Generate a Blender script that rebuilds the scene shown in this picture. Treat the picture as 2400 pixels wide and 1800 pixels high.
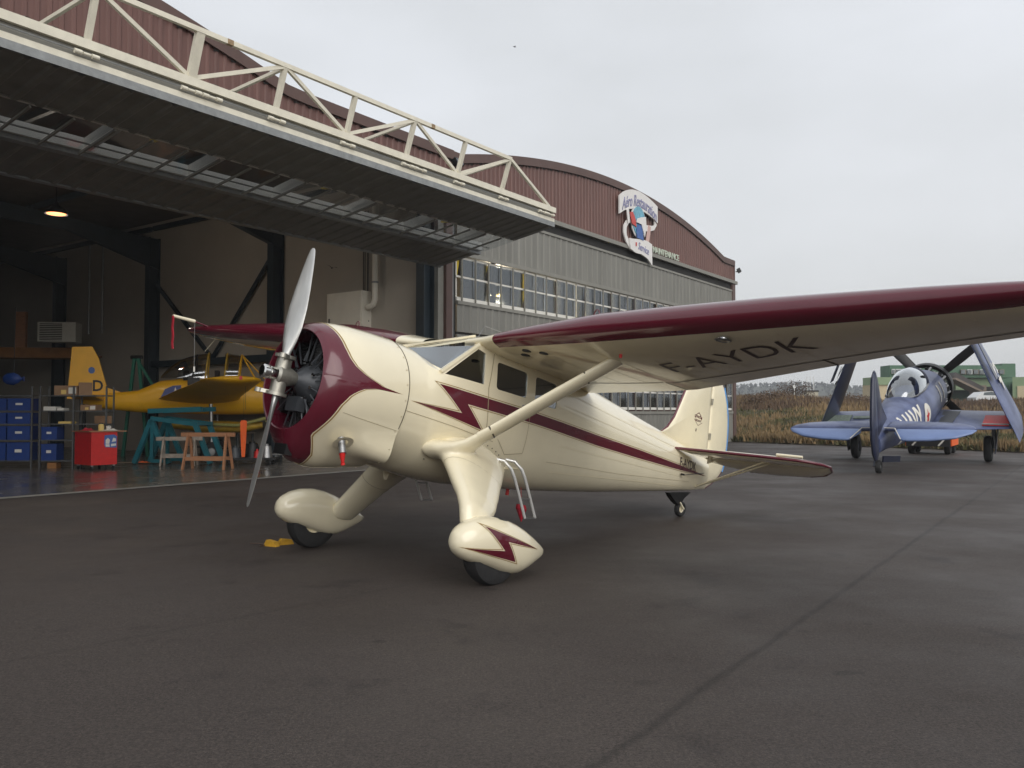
import bpy, bmesh, math, random
import numpy as np
from mathutils import Vector, Matrix, bvhtree, geometry
random.seed(7); RNG = np.random.default_rng(7)
for o in list(bpy.data.objects): bpy.data.objects.remove(o)
SC = bpy.context.scene; COL = SC.collection
R = math.radians; PI = math.pi

# ------------------------------------------------------------------ camera
EYE = Vector((0, 0, 1.6)); PITCH = math.atan(65 / 2000)
cam = bpy.data.objects.new('camera', bpy.data.cameras.new('camera')); COL.objects.link(cam)
cam.location = EYE; cam.rotation_euler = (PI / 2 + PITCH, 0, 0)
cam.data.sensor_width = 36; cam.data.lens = 30; cam.data.clip_start = .05; cam.data.clip_end = 6000
SC.camera = cam
# ------------------------------------------------------------------ sky (overcast)
SUN_EL, SUN_AZ = 31, 160          # soft light through thinner cloud behind the camera
wd = bpy.data.worlds.new('World'); SC.world = wd; wd.use_nodes = True
nt = wd.node_tree; nt.nodes.clear(); N = nt.nodes.new; L = nt.links.new
wo = N('ShaderNodeOutputWorld'); sky = N('ShaderNodeTexSky'); sky.sky_type = 'NISHITA'; sky.sun_disc = False
sky.sun_elevation = R(SUN_EL); sky.sun_rotation = R(SUN_AZ); sky.dust_density = 4; sky.air_density = 1
b1 = N('ShaderNodeBackground'); b1.inputs[1].default_value = .10; L(sky.outputs[0], b1.inputs[0])
tc = N('ShaderNodeTexCoord'); mp = N('ShaderNodeMapping'); mp.inputs['Scale'].default_value = (1, 1, 2.6)
L(tc.outputs['Generated'], mp.inputs[0])
nz = N('ShaderNodeTexNoise'); nz.inputs['Scale'].default_value = 1.6; nz.inputs['Detail'].default_value = 5; nz.inputs['Roughness'].default_value = .5
L(mp.outputs[0], nz.inputs['Vector'])
cr = N('ShaderNodeValToRGB'); cr.color_ramp.elements[0].position = .30; cr.color_ramp.elements[1].position = .72
cr.color_ramp.elements[0].color = (.515, .531, .541, 1); cr.color_ramp.elements[1].color = (.675, .694, .728, 1)
L(nz.outputs[0], cr.inputs[0])
sz = N('ShaderNodeSeparateXYZ'); L(tc.outputs['Generated'], sz.inputs[0]); hr = N('ShaderNodeValToRGB'); hr.color_ramp.elements[0].position = .0; hr.color_ramp.elements[1].position = .38; hr.color_ramp.elements[0].color = (.93, .915, .885, 1); hr.color_ramp.elements[1].color = (1, 1, 1, 1); L(sz.outputs[2], hr.inputs[0])
hm_ = N('ShaderNodeMixRGB'); hm_.blend_type = 'MULTIPLY'; hm_.inputs[0].default_value = 1; L(cr.outputs[0], hm_.inputs[1]); L(hr.outputs[0], hm_.inputs[2])
b2 = N('ShaderNodeBackground'); b2.inputs[1].default_value = 1.0; L(hm_.outputs[0], b2.inputs[0])
mx = N('ShaderNodeMixShader'); mx.inputs[0].default_value = .93
L(b1.outputs[0], mx.inputs[1]); L(b2.outputs[0], mx.inputs[2]); L(mx.outputs[0], wo.inputs[0])
sl = bpy.data.lights.new('sun', 'SUN'); sl.energy = 1.5; sl.angle = R(60); sl.color = (1, .97, .93)
sun = bpy.data.objects.new('sun', sl); COL.objects.link(sun)
sd = Vector((math.sin(R(SUN_AZ)) * math.cos(R(SUN_EL)), math.cos(R(SUN_AZ)) * math.cos(R(SUN_EL)), math.sin(R(SUN_EL))))
sun.rotation_euler = sd.to_track_quat('Z', 'Y').to_euler(); sun.location = (0, 0, 30)
# ------------------------------------------------------------------ render / exposure
vs = SC.view_settings; vs.view_transform = 'Standard'; vs.look = 'None'; vs.exposure = .38; vs.gamma = 1; vs.use_curve_mapping = False
SC.render.engine = 'CYCLES'; cy = SC.cycles
cy.use_denoising = True; cy.max_bounces = 8; cy.diffuse_bounces = 4; cy.glossy_bounces = 4; cy.transmission_bounces = 6; cy.transparent_max_bounces = 12
cy.sample_clamp_indirect = 6; cy.caustics_reflective = False; cy.caustics_refractive = False

# ------------------------------------------------------------------ pixel helper (photo is 2400 x 1800)
_c, _s = math.cos(PITCH), math.sin(PITCH)
def ray(px, py):
    x, y = (px - 1200) / 2000, (900 - py) / 2000
    return Vector((x, _c - _s * y, _s + _c * y))
def gnd(px, py, z=0.):
    r = ray(px, py); return EYE + r * ((z - EYE.z) / r.z)
def depth(px, py, d):
    r = ray(px, py); return EYE + r * (d / r.y)

# ------------------------------------------------------------------ materials
MATS = {}
def mat(name, col, rough=.5, metal=0., var=0., vscale=6., bump=0., bscale=40., coat=0., col2=None, spec=.5, stretch=None, emit=None, edge=None, rvar=0.):
    """procedural principled material: base colour with noise variation, optional bump"""
    m = bpy.data.materials.new(name); m.use_nodes = True; t = m.node_tree; p = t.nodes['Principled BSDF']
    p.inputs['Base Color'].default_value = (*col, 1); p.inputs['Roughness'].default_value = rough; p.inputs['Metallic'].default_value = metal
    p.inputs['Specular IOR Level'].default_value = spec
    if coat: p.inputs['Coat Weight'].default_value = coat; p.inputs['Coat Roughness'].default_value = .04
    if emit: p.inputs['Emission Color'].default_value = (*emit[0], 1); p.inputs['Emission Strength'].default_value = emit[1]
    tcn = t.nodes.new('ShaderNodeTexCoord'); src = tcn.outputs['Object']
    if stretch:
        q = t.nodes.new('ShaderNodeMapping'); q.inputs['Scale'].default_value = stretch; t.links.new(src, q.inputs[0]); src = q.outputs[0]
    if var or col2 or rvar:
        n = t.nodes.new('ShaderNodeTexNoise'); n.inputs['Scale'].default_value = vscale; n.inputs['Detail'].default_value = 6; n.inputs['Roughness'].default_value = .6
        t.links.new(src, n.inputs['Vector'])
        r = t.nodes.new('ShaderNodeValToRGB'); r.color_ramp.elements[0].position = .32; r.color_ramp.elements[1].position = .68
        c2 = col2 or tuple(c * (1 - var) for c in col); c1 = col if col2 else tuple(min(1, c * (1 + var * .5)) for c in col)
        r.color_ramp.elements[0].color = (*c2, 1); r.color_ramp.elements[1].color = (*c1, 1)
        t.links.new(n.outputs[0], r.inputs[0]); t.links.new(r.outputs[0], p.inputs['Base Color'])
        if rvar:
            mr = t.nodes.new('ShaderNodeMapRange'); mr.inputs[1].default_value = .3; mr.inputs[2].default_value = .7
            mr.inputs[3].default_value = max(.02, rough - rvar); mr.inputs[4].default_value = min(1, rough + rvar)
            t.links.new(n.outputs[0], mr.inputs[0]); t.links.new(mr.outputs[0], p.inputs['Roughness'])
    if bump:
        n2 = t.nodes.new('ShaderNodeTexNoise'); n2.inputs['Scale'].default_value = bscale; n2.inputs['Detail'].default_value = 3
        t.links.new(src, n2.inputs['Vector']); b = t.nodes.new('ShaderNodeBump'); b.inputs['Strength'].default_value = bump; b.inputs['Distance'].default_value = .01
        t.links.new(n2.outputs[0], b.inputs['Height']); t.links.new(b.outputs[0], p.inputs['Normal'])
    MATS[name] = m; return m
def glass(name, tint, refl_rough=.03, opacity=.5, k=1.6):
    """thin pane: tinted see-through mixed with a mirror-like coat by fresnel"""
    m = bpy.data.materials.new(name); m.use_nodes = True; t = m.node_tree; t.nodes.clear()
    o = t.nodes.new('ShaderNodeOutputMaterial'); tr = t.nodes.new('ShaderNodeBsdfTransparent'); tr.inputs[0].default_value = (*tint, 1)
    g = t.nodes.new('ShaderNodeBsdfGlossy'); g.inputs['Roughness'].default_value = refl_rough; g.inputs[0].default_value = (.9, .93, .95, 1)
    fr = t.nodes.new('ShaderNodeFresnel'); fr.inputs[0].default_value = 1.5
    ad = t.nodes.new('ShaderNodeMath'); ad.operation = 'MULTIPLY_ADD'; ad.inputs[1].default_value = k; ad.inputs[2].default_value = opacity; ad.use_clamp = True
    t.links.new(fr.outputs[0], ad.inputs[0]); mxs = t.nodes.new('ShaderNodeMixShader'); t.links.new(ad.outputs[0], mxs.inputs[0])
    t.links.new(tr.outputs[0], mxs.inputs[1]); t.links.new(g.outputs[0], mxs.inputs[2]); t.links.new(mxs.outputs[0], o.inputs[0])
    MATS[name] = m; return m

mat('cream', (.82, .745, .55), .26, coat=.8, var=.05, vscale=2.5)
mat('maroon', (.105, .008, .020), .22, coat=.6, var=.08, vscale=2)
mat('gold', (.30, .19, .055), .4)
mat('seam', (.34, .28, .17), .6)
mat('polished', (.80, .80, .78), .25, .45)
mat('dark_line', (.09, .075, .05), .6)
mat('black_letter', (.05, .025, .022), .45)
mat('tyre', (.018, .018, .019), .75, var=.3, vscale=14, bump=.3)
mat('chrome', (.82, .82, .80), .12, 1.)
mat('blade', (.66, .66, .64), .36, .75, var=.18, vscale=9, stretch=(1, 1, .25))
mat('hub_metal', (.50, .48, .42), .40, .8, var=.15, vscale=20)
mat('engine_black', (.012, .012, .013), .45, .2)
mat('engine_grey', (.060, .066, .075), .42, .2, var=.2, vscale=12)
mat('steel', (.32, .32, .32), .38, .9, var=.2, vscale=15)
mat('red', (.60, .020, .018), .45, var=.12, vscale=8)
mat('red_cloth', (.42, .012, .03), .8, var=.3, vscale=30)
mat('orange', (.85, .13, .02), .55, var=.08)
mat('blue_pad', (.10, .30, .66), .7, var=.2)
mat('cabin_dark', (.018, .015, .013), .85, var=.3, vscale=9)
mat('seat_leather', (.055, .022, .016), .55, var=.2)
glass('plane_glass', (.62, .66, .68), .02, .16)
glass('windscreen', (.60, .63, .64), .02, .26)
glass('window_glass', (.90, .91, .93), .05, .06, .9)
glass('door_glass', (.90, .91, .92), .06, .0, .22)
glass('canopy_glass', (.80, .83, .86), .03, .22)

# ------------------------------------------------------------------ mesh helpers
class MB:
    def __init__(s): s.v = []; s.f = []; s.m = []; s.mi = 0
    def add(s, vs, fs):
        k = len(s.v); s.v += [tuple(p) for p in vs]
        for f in fs: s.f.append(tuple(i + k for i in f)); s.m.append(s.mi)
        return s
    def box(s, lo, hi, M=None):
        x0, y0, z0 = lo; x1, y1, z1 = hi
        P = [Vector(p) for p in ((x0,y0,z0),(x1,y0,z0),(x1,y1,z0),(x0,y1,z0),(x0,y0,z1),(x1,y0,z1),(x1,y1,z1),(x0,y1,z1))]
        if M: P = [M @ p for p in P]
        return s.add(P, [(0,3,2,1),(4,5,6,7),(0,1,5,4),(1,2,6,5),(2,3,7,6),(3,0,4,7)])
    def bar(s, p, q, w, h, up=(0, 0, 1)):
        p, q = Vector(p), Vector(q); d = (q - p).normalized(); up = Vector(up)
        a = d.cross(up)
        if a.length < 1e-4: a = d.cross(Vector((1, 0, 0)))
        a.normalize(); b = a.cross(d)
        P = [c + a * (i * w / 2) + b * (j * h / 2) for c in (p, q) for i, j in ((-1,-1),(1,-1),(1,1),(-1,1))]
        return s.add(P, [(0,3,2,1),(4,5,6,7),(0,1,5,4),(1,2,6,5),(2,3,7,6),(3,0,4,7)])
    def cyl(s, p, q, r1, r2=None, n=12, caps=True):
        p, q = Vector(p), Vector(q); d = (q - p).normalized(); r2 = r1 if r2 is None else r2
        a = d.orthogonal().normalized(); b = d.cross(a)
        P = [c + (a * math.cos(2*PI*i/n) + b * math.sin(2*PI*i/n)) * r for c, r in ((p, r1), (q, r2)) for i in range(n)]
        F = [(i, (i+1) % n, n + (i+1) % n, n + i) for i in range(n)]
        if caps: F += [tuple(range(n-1, -1, -1)), tuple(range(n, 2*n))]
        return s.add(P, F)
    def tube(s, pts, r, n=8):
        pts = [Vector(p) for p in pts]; rings = []
        a = None
        for i, p in enumerate(pts):
            d = (pts[min(i+1, len(pts)-1)] - pts[max(i-1, 0)]).normalized()
            a = (a - d * a.dot(d)).normalized() if a else d.orthogonal().normalized()
            b = d.cross(a); rr = r[i] if isinstance(r, (list, tuple)) else r
            rings.append([p + (a * math.cos(2*PI*k/n) + b * math.sin(2*PI*k/n)) * rr for k in range(n)])
        return s.loft(rings)
    def loft(s, rings, closed=True, cap0=True, cap1=True):
        n = len(rings[0]); P = [p for r in rings for p in r]; F = []
        for j in range(len(rings) - 1):
            for i in range(n if closed else n - 1):
                k = (i + 1) % n; F.append((j*n + i, j*n + k, (j+1)*n + k, (j+1)*n + i))
        if closed and cap0: F.append(tuple(range(n - 1, -1, -1)))
        if closed and cap1: F.append(tuple(range((len(rings)-1)*n, len(rings)*n)))
        return s.add(P, F)
    def prism(s, poly, t, M=None):
        """poly: 2D points (x, y) extruded z 0..t"""
        n = len(poly); P = [Vector((x, y, 0)) for x, y in poly] + [Vector((x, y, t)) for x, y in poly]
        if M: P = [M @ p for p in P]
        return s.add(P, [tuple(range(n-1, -1, -1)), tuple(range(n, 2*n))] + [(i, (i+1) % n, n + (i+1) % n, n + i) for i in range(n)])
    def revolve(s, prof, M=None, n=24, ang=2*PI):
        """prof: (axial x, radius); revolved about local x"""
        full = abs(ang - 2*PI) < 1e-6; m = n if full else n + 1; P = []
        for x, r in prof:
            for i in range(m):
                a = ang * i / n; P.append(Vector((x, r * math.cos(a), r * math.sin(a))))
        if M: P = [M @ p for p in P]
        F = []
        for j in range(len(prof) - 1):
            for i in range(n):
                k = (i + 1) % m if full else i + 1
                F.append((j*m + i, (j+1)*m + i, (j+1)*m + k, j*m + k))
        return s.add(P, F)
    def mesh(s, name):
        me = bpy.data.meshes.new(name); me.from_pydata(s.v, [], s.f); me.validate(); return me
    def build(s, name, m, parent=None, smooth=None, mats=None):
        me = s.mesh(name); return put(name, me, m, parent, smooth, mats, s.m)
def fixn(me):
    bm = bmesh.new(); bm.from_mesh(me); bmesh.ops.remove_doubles(bm, verts=bm.verts, dist=1e-5)
    bmesh.ops.recalc_face_normals(bm, faces=bm.faces); bm.to_mesh(me); bm.free()
def put(name, me, m, parent=None, smooth=None, mats=None, idx=None):
    if mats:
        for k in mats: me.materials.append(MATS[k])
        if idx and len(idx) == len(me.polygons): me.polygons.foreach_set('material_index', idx)
    else: me.materials.append(MATS[m])
    fixn(me)
    if smooth:
        me.shade_smooth(); me.set_sharp_from_angle(angle=R(smooth))
    o = bpy.data.objects.new(name, me); COL.objects.link(o)
    if parent: o.parent = parent
    return o
def share(name, me, parent, loc=(0,0,0), rot=(0,0,0), scale=(1,1,1)):
    o = bpy.data.objects.new(name, me); COL.objects.link(o); o.parent = parent; o.location = loc; o.rotation_euler = rot; o.scale = scale; return o
def empty(name, loc=(0,0,0), rot=(0,0,0), parent=None):
    o = bpy.data.objects.new(name, None); COL.objects.link(o); o.location = loc; o.rotation_euler = rot; o.empty_display_size = .2
    if parent: o.parent = parent
    return o
def tag(o, label=None, cat=None, group=None, kind=None):
    if label: o['label'] = label
    if cat: o['category'] = cat
    if group: o['group'] = group
    if kind: o['kind'] = kind
    return o
def copy_tree(o, parent=None):
    c = o.copy(); COL.objects.link(c); c.parent = parent
    for ch in [x for x in bpy.data.objects if x.parent == o]: copy_tree(ch, c)
    return c
def text_mesh(txt, size=1., extrude=0., shear=0., bold=0., align='LEFT', space=1.):
    cu = bpy.data.curves.new('txt', 'FONT'); cu.body = txt; cu.size = size; cu.extrude = extrude; cu.shear = shear; cu.offset = bold
    cu.align_x = align; cu.space_character = space; cu.resolution_u = 3
    o = bpy.data.objects.new('txt', cu); COL.objects.link(o); bpy.context.view_layer.update()
    me = bpy.data.meshes.new_from_object(o.evaluated_get(bpy.context.evaluated_depsgraph_get()))
    bpy.data.objects.remove(o); bpy.data.curves.remove(cu); me.materials.clear(); return me
def lerp(a, b, t): return a + (b - a) * t
def interp(x, xs, ys): return float(np.interp(x, xs, ys))
# ================================================================== the hangars
A0 = Vector((-9.435, 15.786, 0)); HANG = math.atan2(.814, .581)     # facade line on the ground; local x along it, y into the building
mat('brown_sheet', (.148, .071, .059), .5, var=.20, vscale=3.5, stretch=(1, 1, .12))
mat('brown_trim', (.105, .060, .050), .5, var=.15, vscale=2)
mat('grey_sheet', (.205, .200, .178), .5, var=.18, vscale=3.0, stretch=(1, 1, .12))
mat('grey_trim', (.235, .228, .20), .5, var=.1, vscale=3)
mat('dark_gap', (.022, .021, .020), .8)
mat('navy_steel', (.018, .030, .040), .5, var=.2, vscale=3)
mat('white_paint', (.74, .72, .66), .5, var=.07, vscale=3, stretch=(1, 1, 3))
mat('white_truss', (.76, .72, .60), .5, var=.10, vscale=5)
mat('rust', (.34, .24, .14), .8, var=.4, vscale=20)
mat('galv', (.30, .31, .31), .42, .4, var=.2, vscale=7)
mat('yellow_strap', (.78, .58, .05), .6, var=.1)
mat('inner_wall', (.46, .42, .36), .7, var=.08, vscale=.8)
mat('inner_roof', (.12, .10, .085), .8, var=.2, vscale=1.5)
mat('shadow_black', (.02, .02, .02), .9)
LDOOR, RDOOR = -17.0, 12.0

def hframe(name): 
    return empty(name, A0, (0, 0, HANG))
open_h = tag(hframe('open_hangar'), 'brown arched hangar with its big bifold door folded open', 'hangar')
shut_h = tag(hframe('closed_hangar'), 'arched brown and grey hangar with closed windowed door behind the cream airplane', 'hangar')

def sheet(b, P, ea, eb, en, La, f0, f1, pitch, depth, rib=.35):
    """profiled cladding: ribs run along eb, repeat along ea"""
    P, ea, eb, en = Vector(P), Vector(ea), Vector(eb), Vector(en); a = 0.; pr = []
    while a < La:
        for t, h in ((0, 0), (1 - rib - .12, 0), (1 - rib, 1), (1 - .12, 1)):
            x = a + t * pitch
            if x < La: pr.append((x, h * depth))
        a += pitch
    pr.append((La, 0)); V = []
    for x, h in pr: V += [P + ea * x + eb * f0(x) + en * h, P + ea * x + eb * f1(x) + en * h]
    b.add(V, [(2*i, 2*i + 2, 2*i + 3, 2*i + 1) for i in range(len(pr) - 1)])
X, Y, Z = Vector((1,0,0)), Vector((0,1,0)), Vector((0,0,1))
def arcR(x): return 9.62 + max(0, 1.43 * (1 - ((x - 24.3) / 10.9) ** 2))
def arcL(x): return 9.64 + max(0, 1.43 * (1 - ((x + 4.3) / 10.9) ** 2))

# --- gables (upper brown cladding), with the curved parapet trim
def gable(par, x0, x1, arc, zb):
    b = MB(); sheet(b, (x0, 0, 0), X, Z, -Y, x1 - x0, lambda a: zb, lambda a: arc(x0 + a) - .02, .235, .035)
    b.build('gable_cladding', 'brown_sheet', par)
    b = MB(); n = 60; rr = []
    for i in range(n + 1):
        x = lerp(x0, x1, i / n); z = arc(x)
        rr.append([Vector((x, -.10, z - .20)), Vector((x, -.10, z + .09)), Vector((x, .25, z + .11)), Vector((x, .25, z - .05)), Vector((x, -.06, z - .05)), Vector((x, -.06, z - .20))])
    b.loft(rr); b.build('parapet_trim', 'brown_trim', par)
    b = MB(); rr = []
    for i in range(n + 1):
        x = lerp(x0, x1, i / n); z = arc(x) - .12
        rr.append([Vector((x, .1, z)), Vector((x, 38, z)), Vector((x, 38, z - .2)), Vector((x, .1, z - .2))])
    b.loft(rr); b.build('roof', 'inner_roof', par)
gable(open_h, -26, 13.0, arcL, 8.45)
gable(shut_h, 13.0, 36.75, arcR, 8.60)
# dark fixing clips under the parapet
for par, x0, x1, arc in ((open_h, -4, 13, arcL), (shut_h, 13, 36.6, arcR)):
    me = None; k = 0; x = x0
    while x < x1:
        z = arc(x) - .225
        if me is None:
            c = MB(); c.box((-.07, -.045, -.02), (.07, -.036, .02)); me = c.mesh('clip'); me.materials.append(MATS['dark_gap'])
        share('clip', me, par, (x, 0, z)); x += .47

# --- closed hangar front
b = MB(); b.box((13.0, -.16, 8.44), (36.95, .0, 8.60)); b.build('fascia', 'grey_trim', shut_h)
b = MB(); b.box((13.0, .02, 8.08), (36.7, .10, 8.44)); b.build('door_recess_shade', 'dark_gap', shut_h)  # dark strip standing in for the shadow in the gap over the door
b = MB(); b.box((36.36, -.10, 0), (36.75, .2, 8.44)); b.build('corner_post', 'brown_trim', shut_h)
b = MB(); b.box((36.75, -.06, 0), (36.83, 37, 9.5)); b.build('side_wall', 'brown_sheet', shut_h)
door = MB().box((13.2, -.02, 4.02), (36.3, .02, 4.10)).build('bifold_door', 'dark_gap', shut_h)
def flat(z0, z1, nm):
    b = MB(); sheet(b, (13.2, -.06, 0), X, Z, -Y, 23.1, lambda a: z0, lambda a: z1, .385, .030, .22); b.build(nm, 'grey_sheet', door)
flat(6.62, 8.02, 'upper_cladding'); flat(4.10, 5.02, 'middle_cladding'); flat(3.30, 4.02, 'lower_cladding'); flat(.06, 1.52, 'base_cladding')
def rail(z0, z1, y0=-.11, y1=.0, m='grey_trim', nm='rail', x0=13.2, x1=36.3):
    MB().box((x0, y0, z0), (x1, y1, z1)).build(nm, m, door)
for z0, z1 in ((8.0, 8.09), (6.50, 6.63), (4.96, 5.07), (3.20, 3.31), (1.50, 1.62), (0.02, .09)): rail(z0, z1)
for zb, zt in ((5.10, 6.46), (1.70, 3.18)):
    zm = zb + (zt - zb) * (.545 if zb > 4 else .5)
    rail(zb - .02, zb + .09, -.05, .03, 'white_paint', 'window_sill'); rail(zm - .03, zm + .03, -.03, .03, 'white_paint', 'transom'); rail(zt - .05, zt + .02, -.03, .03, 'white_paint', 'window_head')
    pane = MB().box((-.335, -.004, 0), (.335, .004, 1)).mesh('pane'); pane.materials.append(MATS['window_glass'])
    gbar = MB().box((-.02, -.03, 0), (.02, .012, zt - zb + .12)).mesh('glazing_bar'); gbar.materials.append(MATS['grey_trim'])
    wpost = MB().box((-.075, -.02, 0), (.075, .10, zt - zb + .02)).mesh('window_post'); wpost.materials.append(MATS['white_paint'])
    x = 13.42; k = 0
    while x < 36.2:
        share('glazing_bar', gbar, door, (x, -.08, zb - .10))
        for z0, z1 in ((zb + .09, zm - .03), (zm + .03, zt - .05)):
            if x + .69 < 36.4: share('pane', pane, door, (x + .345, -.035 + .015 * math.sin(k * 2.1), z0), scale=(1, 1, z1 - z0), rot=(.012 * math.sin(k * 3.3 + z0), 0, .026 * math.sin(k * 1.7 + z0)))
        x += .69; k += 1
    x = 13.22
    while x < 36.3: share('window_post', wpost, door, (x, .045, zb)); x += 2.085
# yellow tie straps, ceiling lamp and dark room behind the glass
for x in (13.15, 14.45, 14.62, 16.75, 16.9, 20.6, 20.75, 24.9):
    MB().bar((x + .26, .07, 6.40), (x - .02, .07, 5.20), .13, .015, Y).build('tie_strap', 'yellow_strap', shut_h)
MB().box((13.1, 14, 0), (36.7, 14.2, 9.3)).build('back_wall', 'inner_wall', shut_h)
MB().box((12.75, .2, 0), (13.0, 37, 9.3)).build('party_wall', 'inner_wall', shut_h)
_hl = hframe_inv = (Matrix.Translation(A0) @ Matrix.Rotation(HANG, 4, 'Z')).inverted(); _o, _d = _hl @ EYE, _hl.to_3x3() @ ray(1163, 694); LPC = _o + _d * ((2.6 - _o.y) / _d.y)
lp = MB(); lp.revolve([(0, .02), (-.12, .06), (-.2, .18), (-.34, .26)], Matrix.Translation(LPC + Vector((0, 0, .38))) @ Matrix.Rotation(-PI/2, 4, 'Y')); lp.build('lamp_shade', 'white_paint', shut_h, 40)
ld = bpy.data.lights.new('lamp_light', 'POINT'); ld.energy = 1000; ld.color = (1, .86, .62); ld.shadow_soft_size = .2; lo = bpy.data.objects.new('lamp_light', ld); COL.objects.link(lo); lo.parent = shut_h; lo.location = LPC + Vector((0, 0, -.35))
mat('lamp_glow', (1, .8, .4), .5, emit=((1, .72, .25), 9))
mat('lamp_glow_orange', (.25, .08, .03), .5, emit=((1, .30, .10), 1.7))
MB().cyl(LPC, LPC + Vector((0, 0, .06)), .20, .22, 16).build('lamp_bulb', 'lamp_glow', shut_h)

# --- posts between the two doors
b = MB(); b.box((12.62, -.12, 0), (12.92, .15, 8.44)); b.build('jamb_post', 'brown_trim', open_h)
b = MB(); b.box((12.34, -.02, 0), (12.60, .12, 8.44)); b.build('jamb_plate', 'grey_trim', open_h)
b = MB(); b.box((12.93, -.02, 0), (13.18, .1, 8.44)); b.build('jamb_gap', 'dark_gap', shut_h)
MB().cyl((12.98, -.06, 0), (12.98, -.06, 8.4), .03, n=8).build('downpipe', 'galv', shut_h)
# --- interior of the open hangar
MB().box((12.36, .2, 0), (12.60, 38, 9.4)).build('side_wall', 'inner_wall', open_h)
MB().box((-24, 37.0, 0), (12.36, 37.2, 9.4)).build('back_wall', 'inner_wall', open_h)
MB().box((-24.2, .2, 0), (-24, 38, 9.4)).build('far_side_wall', 'inner_wall', open_h)
MB().box((-26, -.05, 0), (-17.0, .05, 8.5)).build('front_wall', 'brown_sheet', open_h)
for k, y in enumerate((.28, 7.25, 14.85, 22.25, 29.7)):
    b = MB(); b.box((11.86, y - .16, 0), (11.89, y + .16, 8.6)); b.box((12.30, y - .16, 0), (12.33, y + .16, 8.6)); b.box((11.89, y - .012, 0), (12.30, y + .012, 8.6)); b.build('column', 'navy_steel', open_h)
    if k:                                                   # haunched portal beam across the bay
        pl = [(12.3, 8.55), (12.3, 7.35), (8.6, 8.35), (-15, 8.55), (-24, 7.4), (-24, 8.9), (-4.3, 9.6)]
        b = MB(); b.prism(pl, .24, Matrix.Translation((0, y + .12, 0)) @ Matrix.Rotation(PI/2, 4, 'X')); b.build('portal_beam', 'navy_steel', open_h)
    if k < 4:
        for i in range(6): MB().bar((12 - i * 4.6, y, 8.95), (12 - i * 4.6, y + 7.4, 8.95), .12, .18).build('purlin', 'navy_steel', open_h)
b = MB(); b.bar((12.2, 7.4, 7.3), (12.2, 11.0, 3.6), .12, .12); b.build('brace', 'navy_steel', open_h)
b = MB(); b.bar((12.2, 14.7, 6.7), (12.2, 11.0, 3.6), .12, .12); b.build('brace', 'navy_steel', open_h)
b = MB(); b.bar((12.15, 7.4, 3.5), (12.15, 15.2, 3.5), .2, .25); b.build('wall_rail', 'navy_steel', open_h)
# header beam above the opening
MB().box((-17, .08, 8.25), (12.3, .5, 8.6)).build('header_beam', 'navy_steel', open_h)

# --- the folded bifold door of the open hangar
fd = MB().box((LDOOR, -.10, 8.26), (RDOOR, .06, 8.34)).build('bifold_door', 'grey_trim', open_h)
LEN = RDOOR - LDOOR
U0, U1 = Vector((0, -.05, 8.30)), Vector((0, -4.30, 7.02))          # upper leaf: header hinge -> middle hinge
ud = (U1 - U0).normalized(); un = Vector((0, ud.z, -ud.y)); un = un if un.z > 0 else -un
UL = (U1 - U0).length
for t0, t1 in ((0, 1.55), (3.05, UL + .05)):
    b = MB(); sheet(b, Vector((LDOOR, 0, 0)) + U0 + un * .12, X, ud, un, LEN, lambda a: t0, lambda a: t1, .385, .05, .3); b.build('upper_cladding', 'grey_sheet', fd)
upane = MB().box((-.335, 0, -.003), (.335, 1.46, .003)).mesh('pane'); upane.materials.append(MATS['door_glass'])
ubar = MB().box((-.02, 0, -.03), (.02, 1.5, .03)).mesh('glazing_bar'); ubar.materials.append(MATS['white_paint'])
urx = math.atan2(ud.z, ud.y); xx = LDOOR + .1
while xx < RDOOR:
    q = U0 + ud * 1.57 + un * .12
    if xx > -8: share('glazing_bar', ubar, fd, (xx, q.y, q.z), (urx, 0, 0)); (share('pane', upane, fd, (xx + .345, q.y, q.z), (urx, 0, 0)) if xx + .6 < RDOOR else None)
    xx += .69
for t0 in (1.53, 3.05): q = U0 + ud * t0 + un * .10; MB().bar(Vector((LDOOR, 0, 0)) + q, Vector((RDOOR, 0, 0)) + q, .10, .10, un).build('window_frame', 'white_paint', fd)
MB().box((LDOOR, -4.47, 6.985), (RDOOR + .04, -4.33, 7.125)).build('hinge_beam', 'white_truss', fd)
MB().box((LDOOR, -4.44, 6.735), (RDOOR, -4.32, 6.83)).build('hinge_rail', 'white_truss', fd)
MB().box((LDOOR, -4.40, 6.80), (RDOOR - .1, -4.34, 7.0)).build('hinge_web', 'grey_trim', fd)
MB().cyl((LDOOR, -4.47, 6.90), (RDOOR - .3, -4.47, 6.90), .012, n=6).build('lock_rod', 'galv', fd)
D0, D1 = Vector((0, -4.40, 6.60)), Vector((0, -.42, 5.93))           # lower leaf: middle hinge -> bottom edge
dd = (D1 - D0).normalized(); dn = Vector((0, dd.z, -dd.y)); dn = dn if dn.z < 0 else -dn; LW = (D1 - D0).length
MB().add([Vector((x, y, z)) for x in (LDOOR, RDOOR) for y, z in ((-4.45, 6.60), (-4.45, 6.73), (-4.30, 6.73), (-4.30, 6.60))], [(0,1,5,4),(1,2,6,5),(2,3,7,6),(3,0,4,7),(0,3,2,1),(4,5,6,7)]).build('edge_flange', 'galv', fd)
def leaf(t0, t1, nm):
    b = MB(); sheet(b, Vector((LDOOR, 0, 0)) + D0, X, dd, dn, LEN, lambda a: t0, lambda a: t1, .385, .028, .3); b.build(nm, 'grey_sheet', fd)
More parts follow.
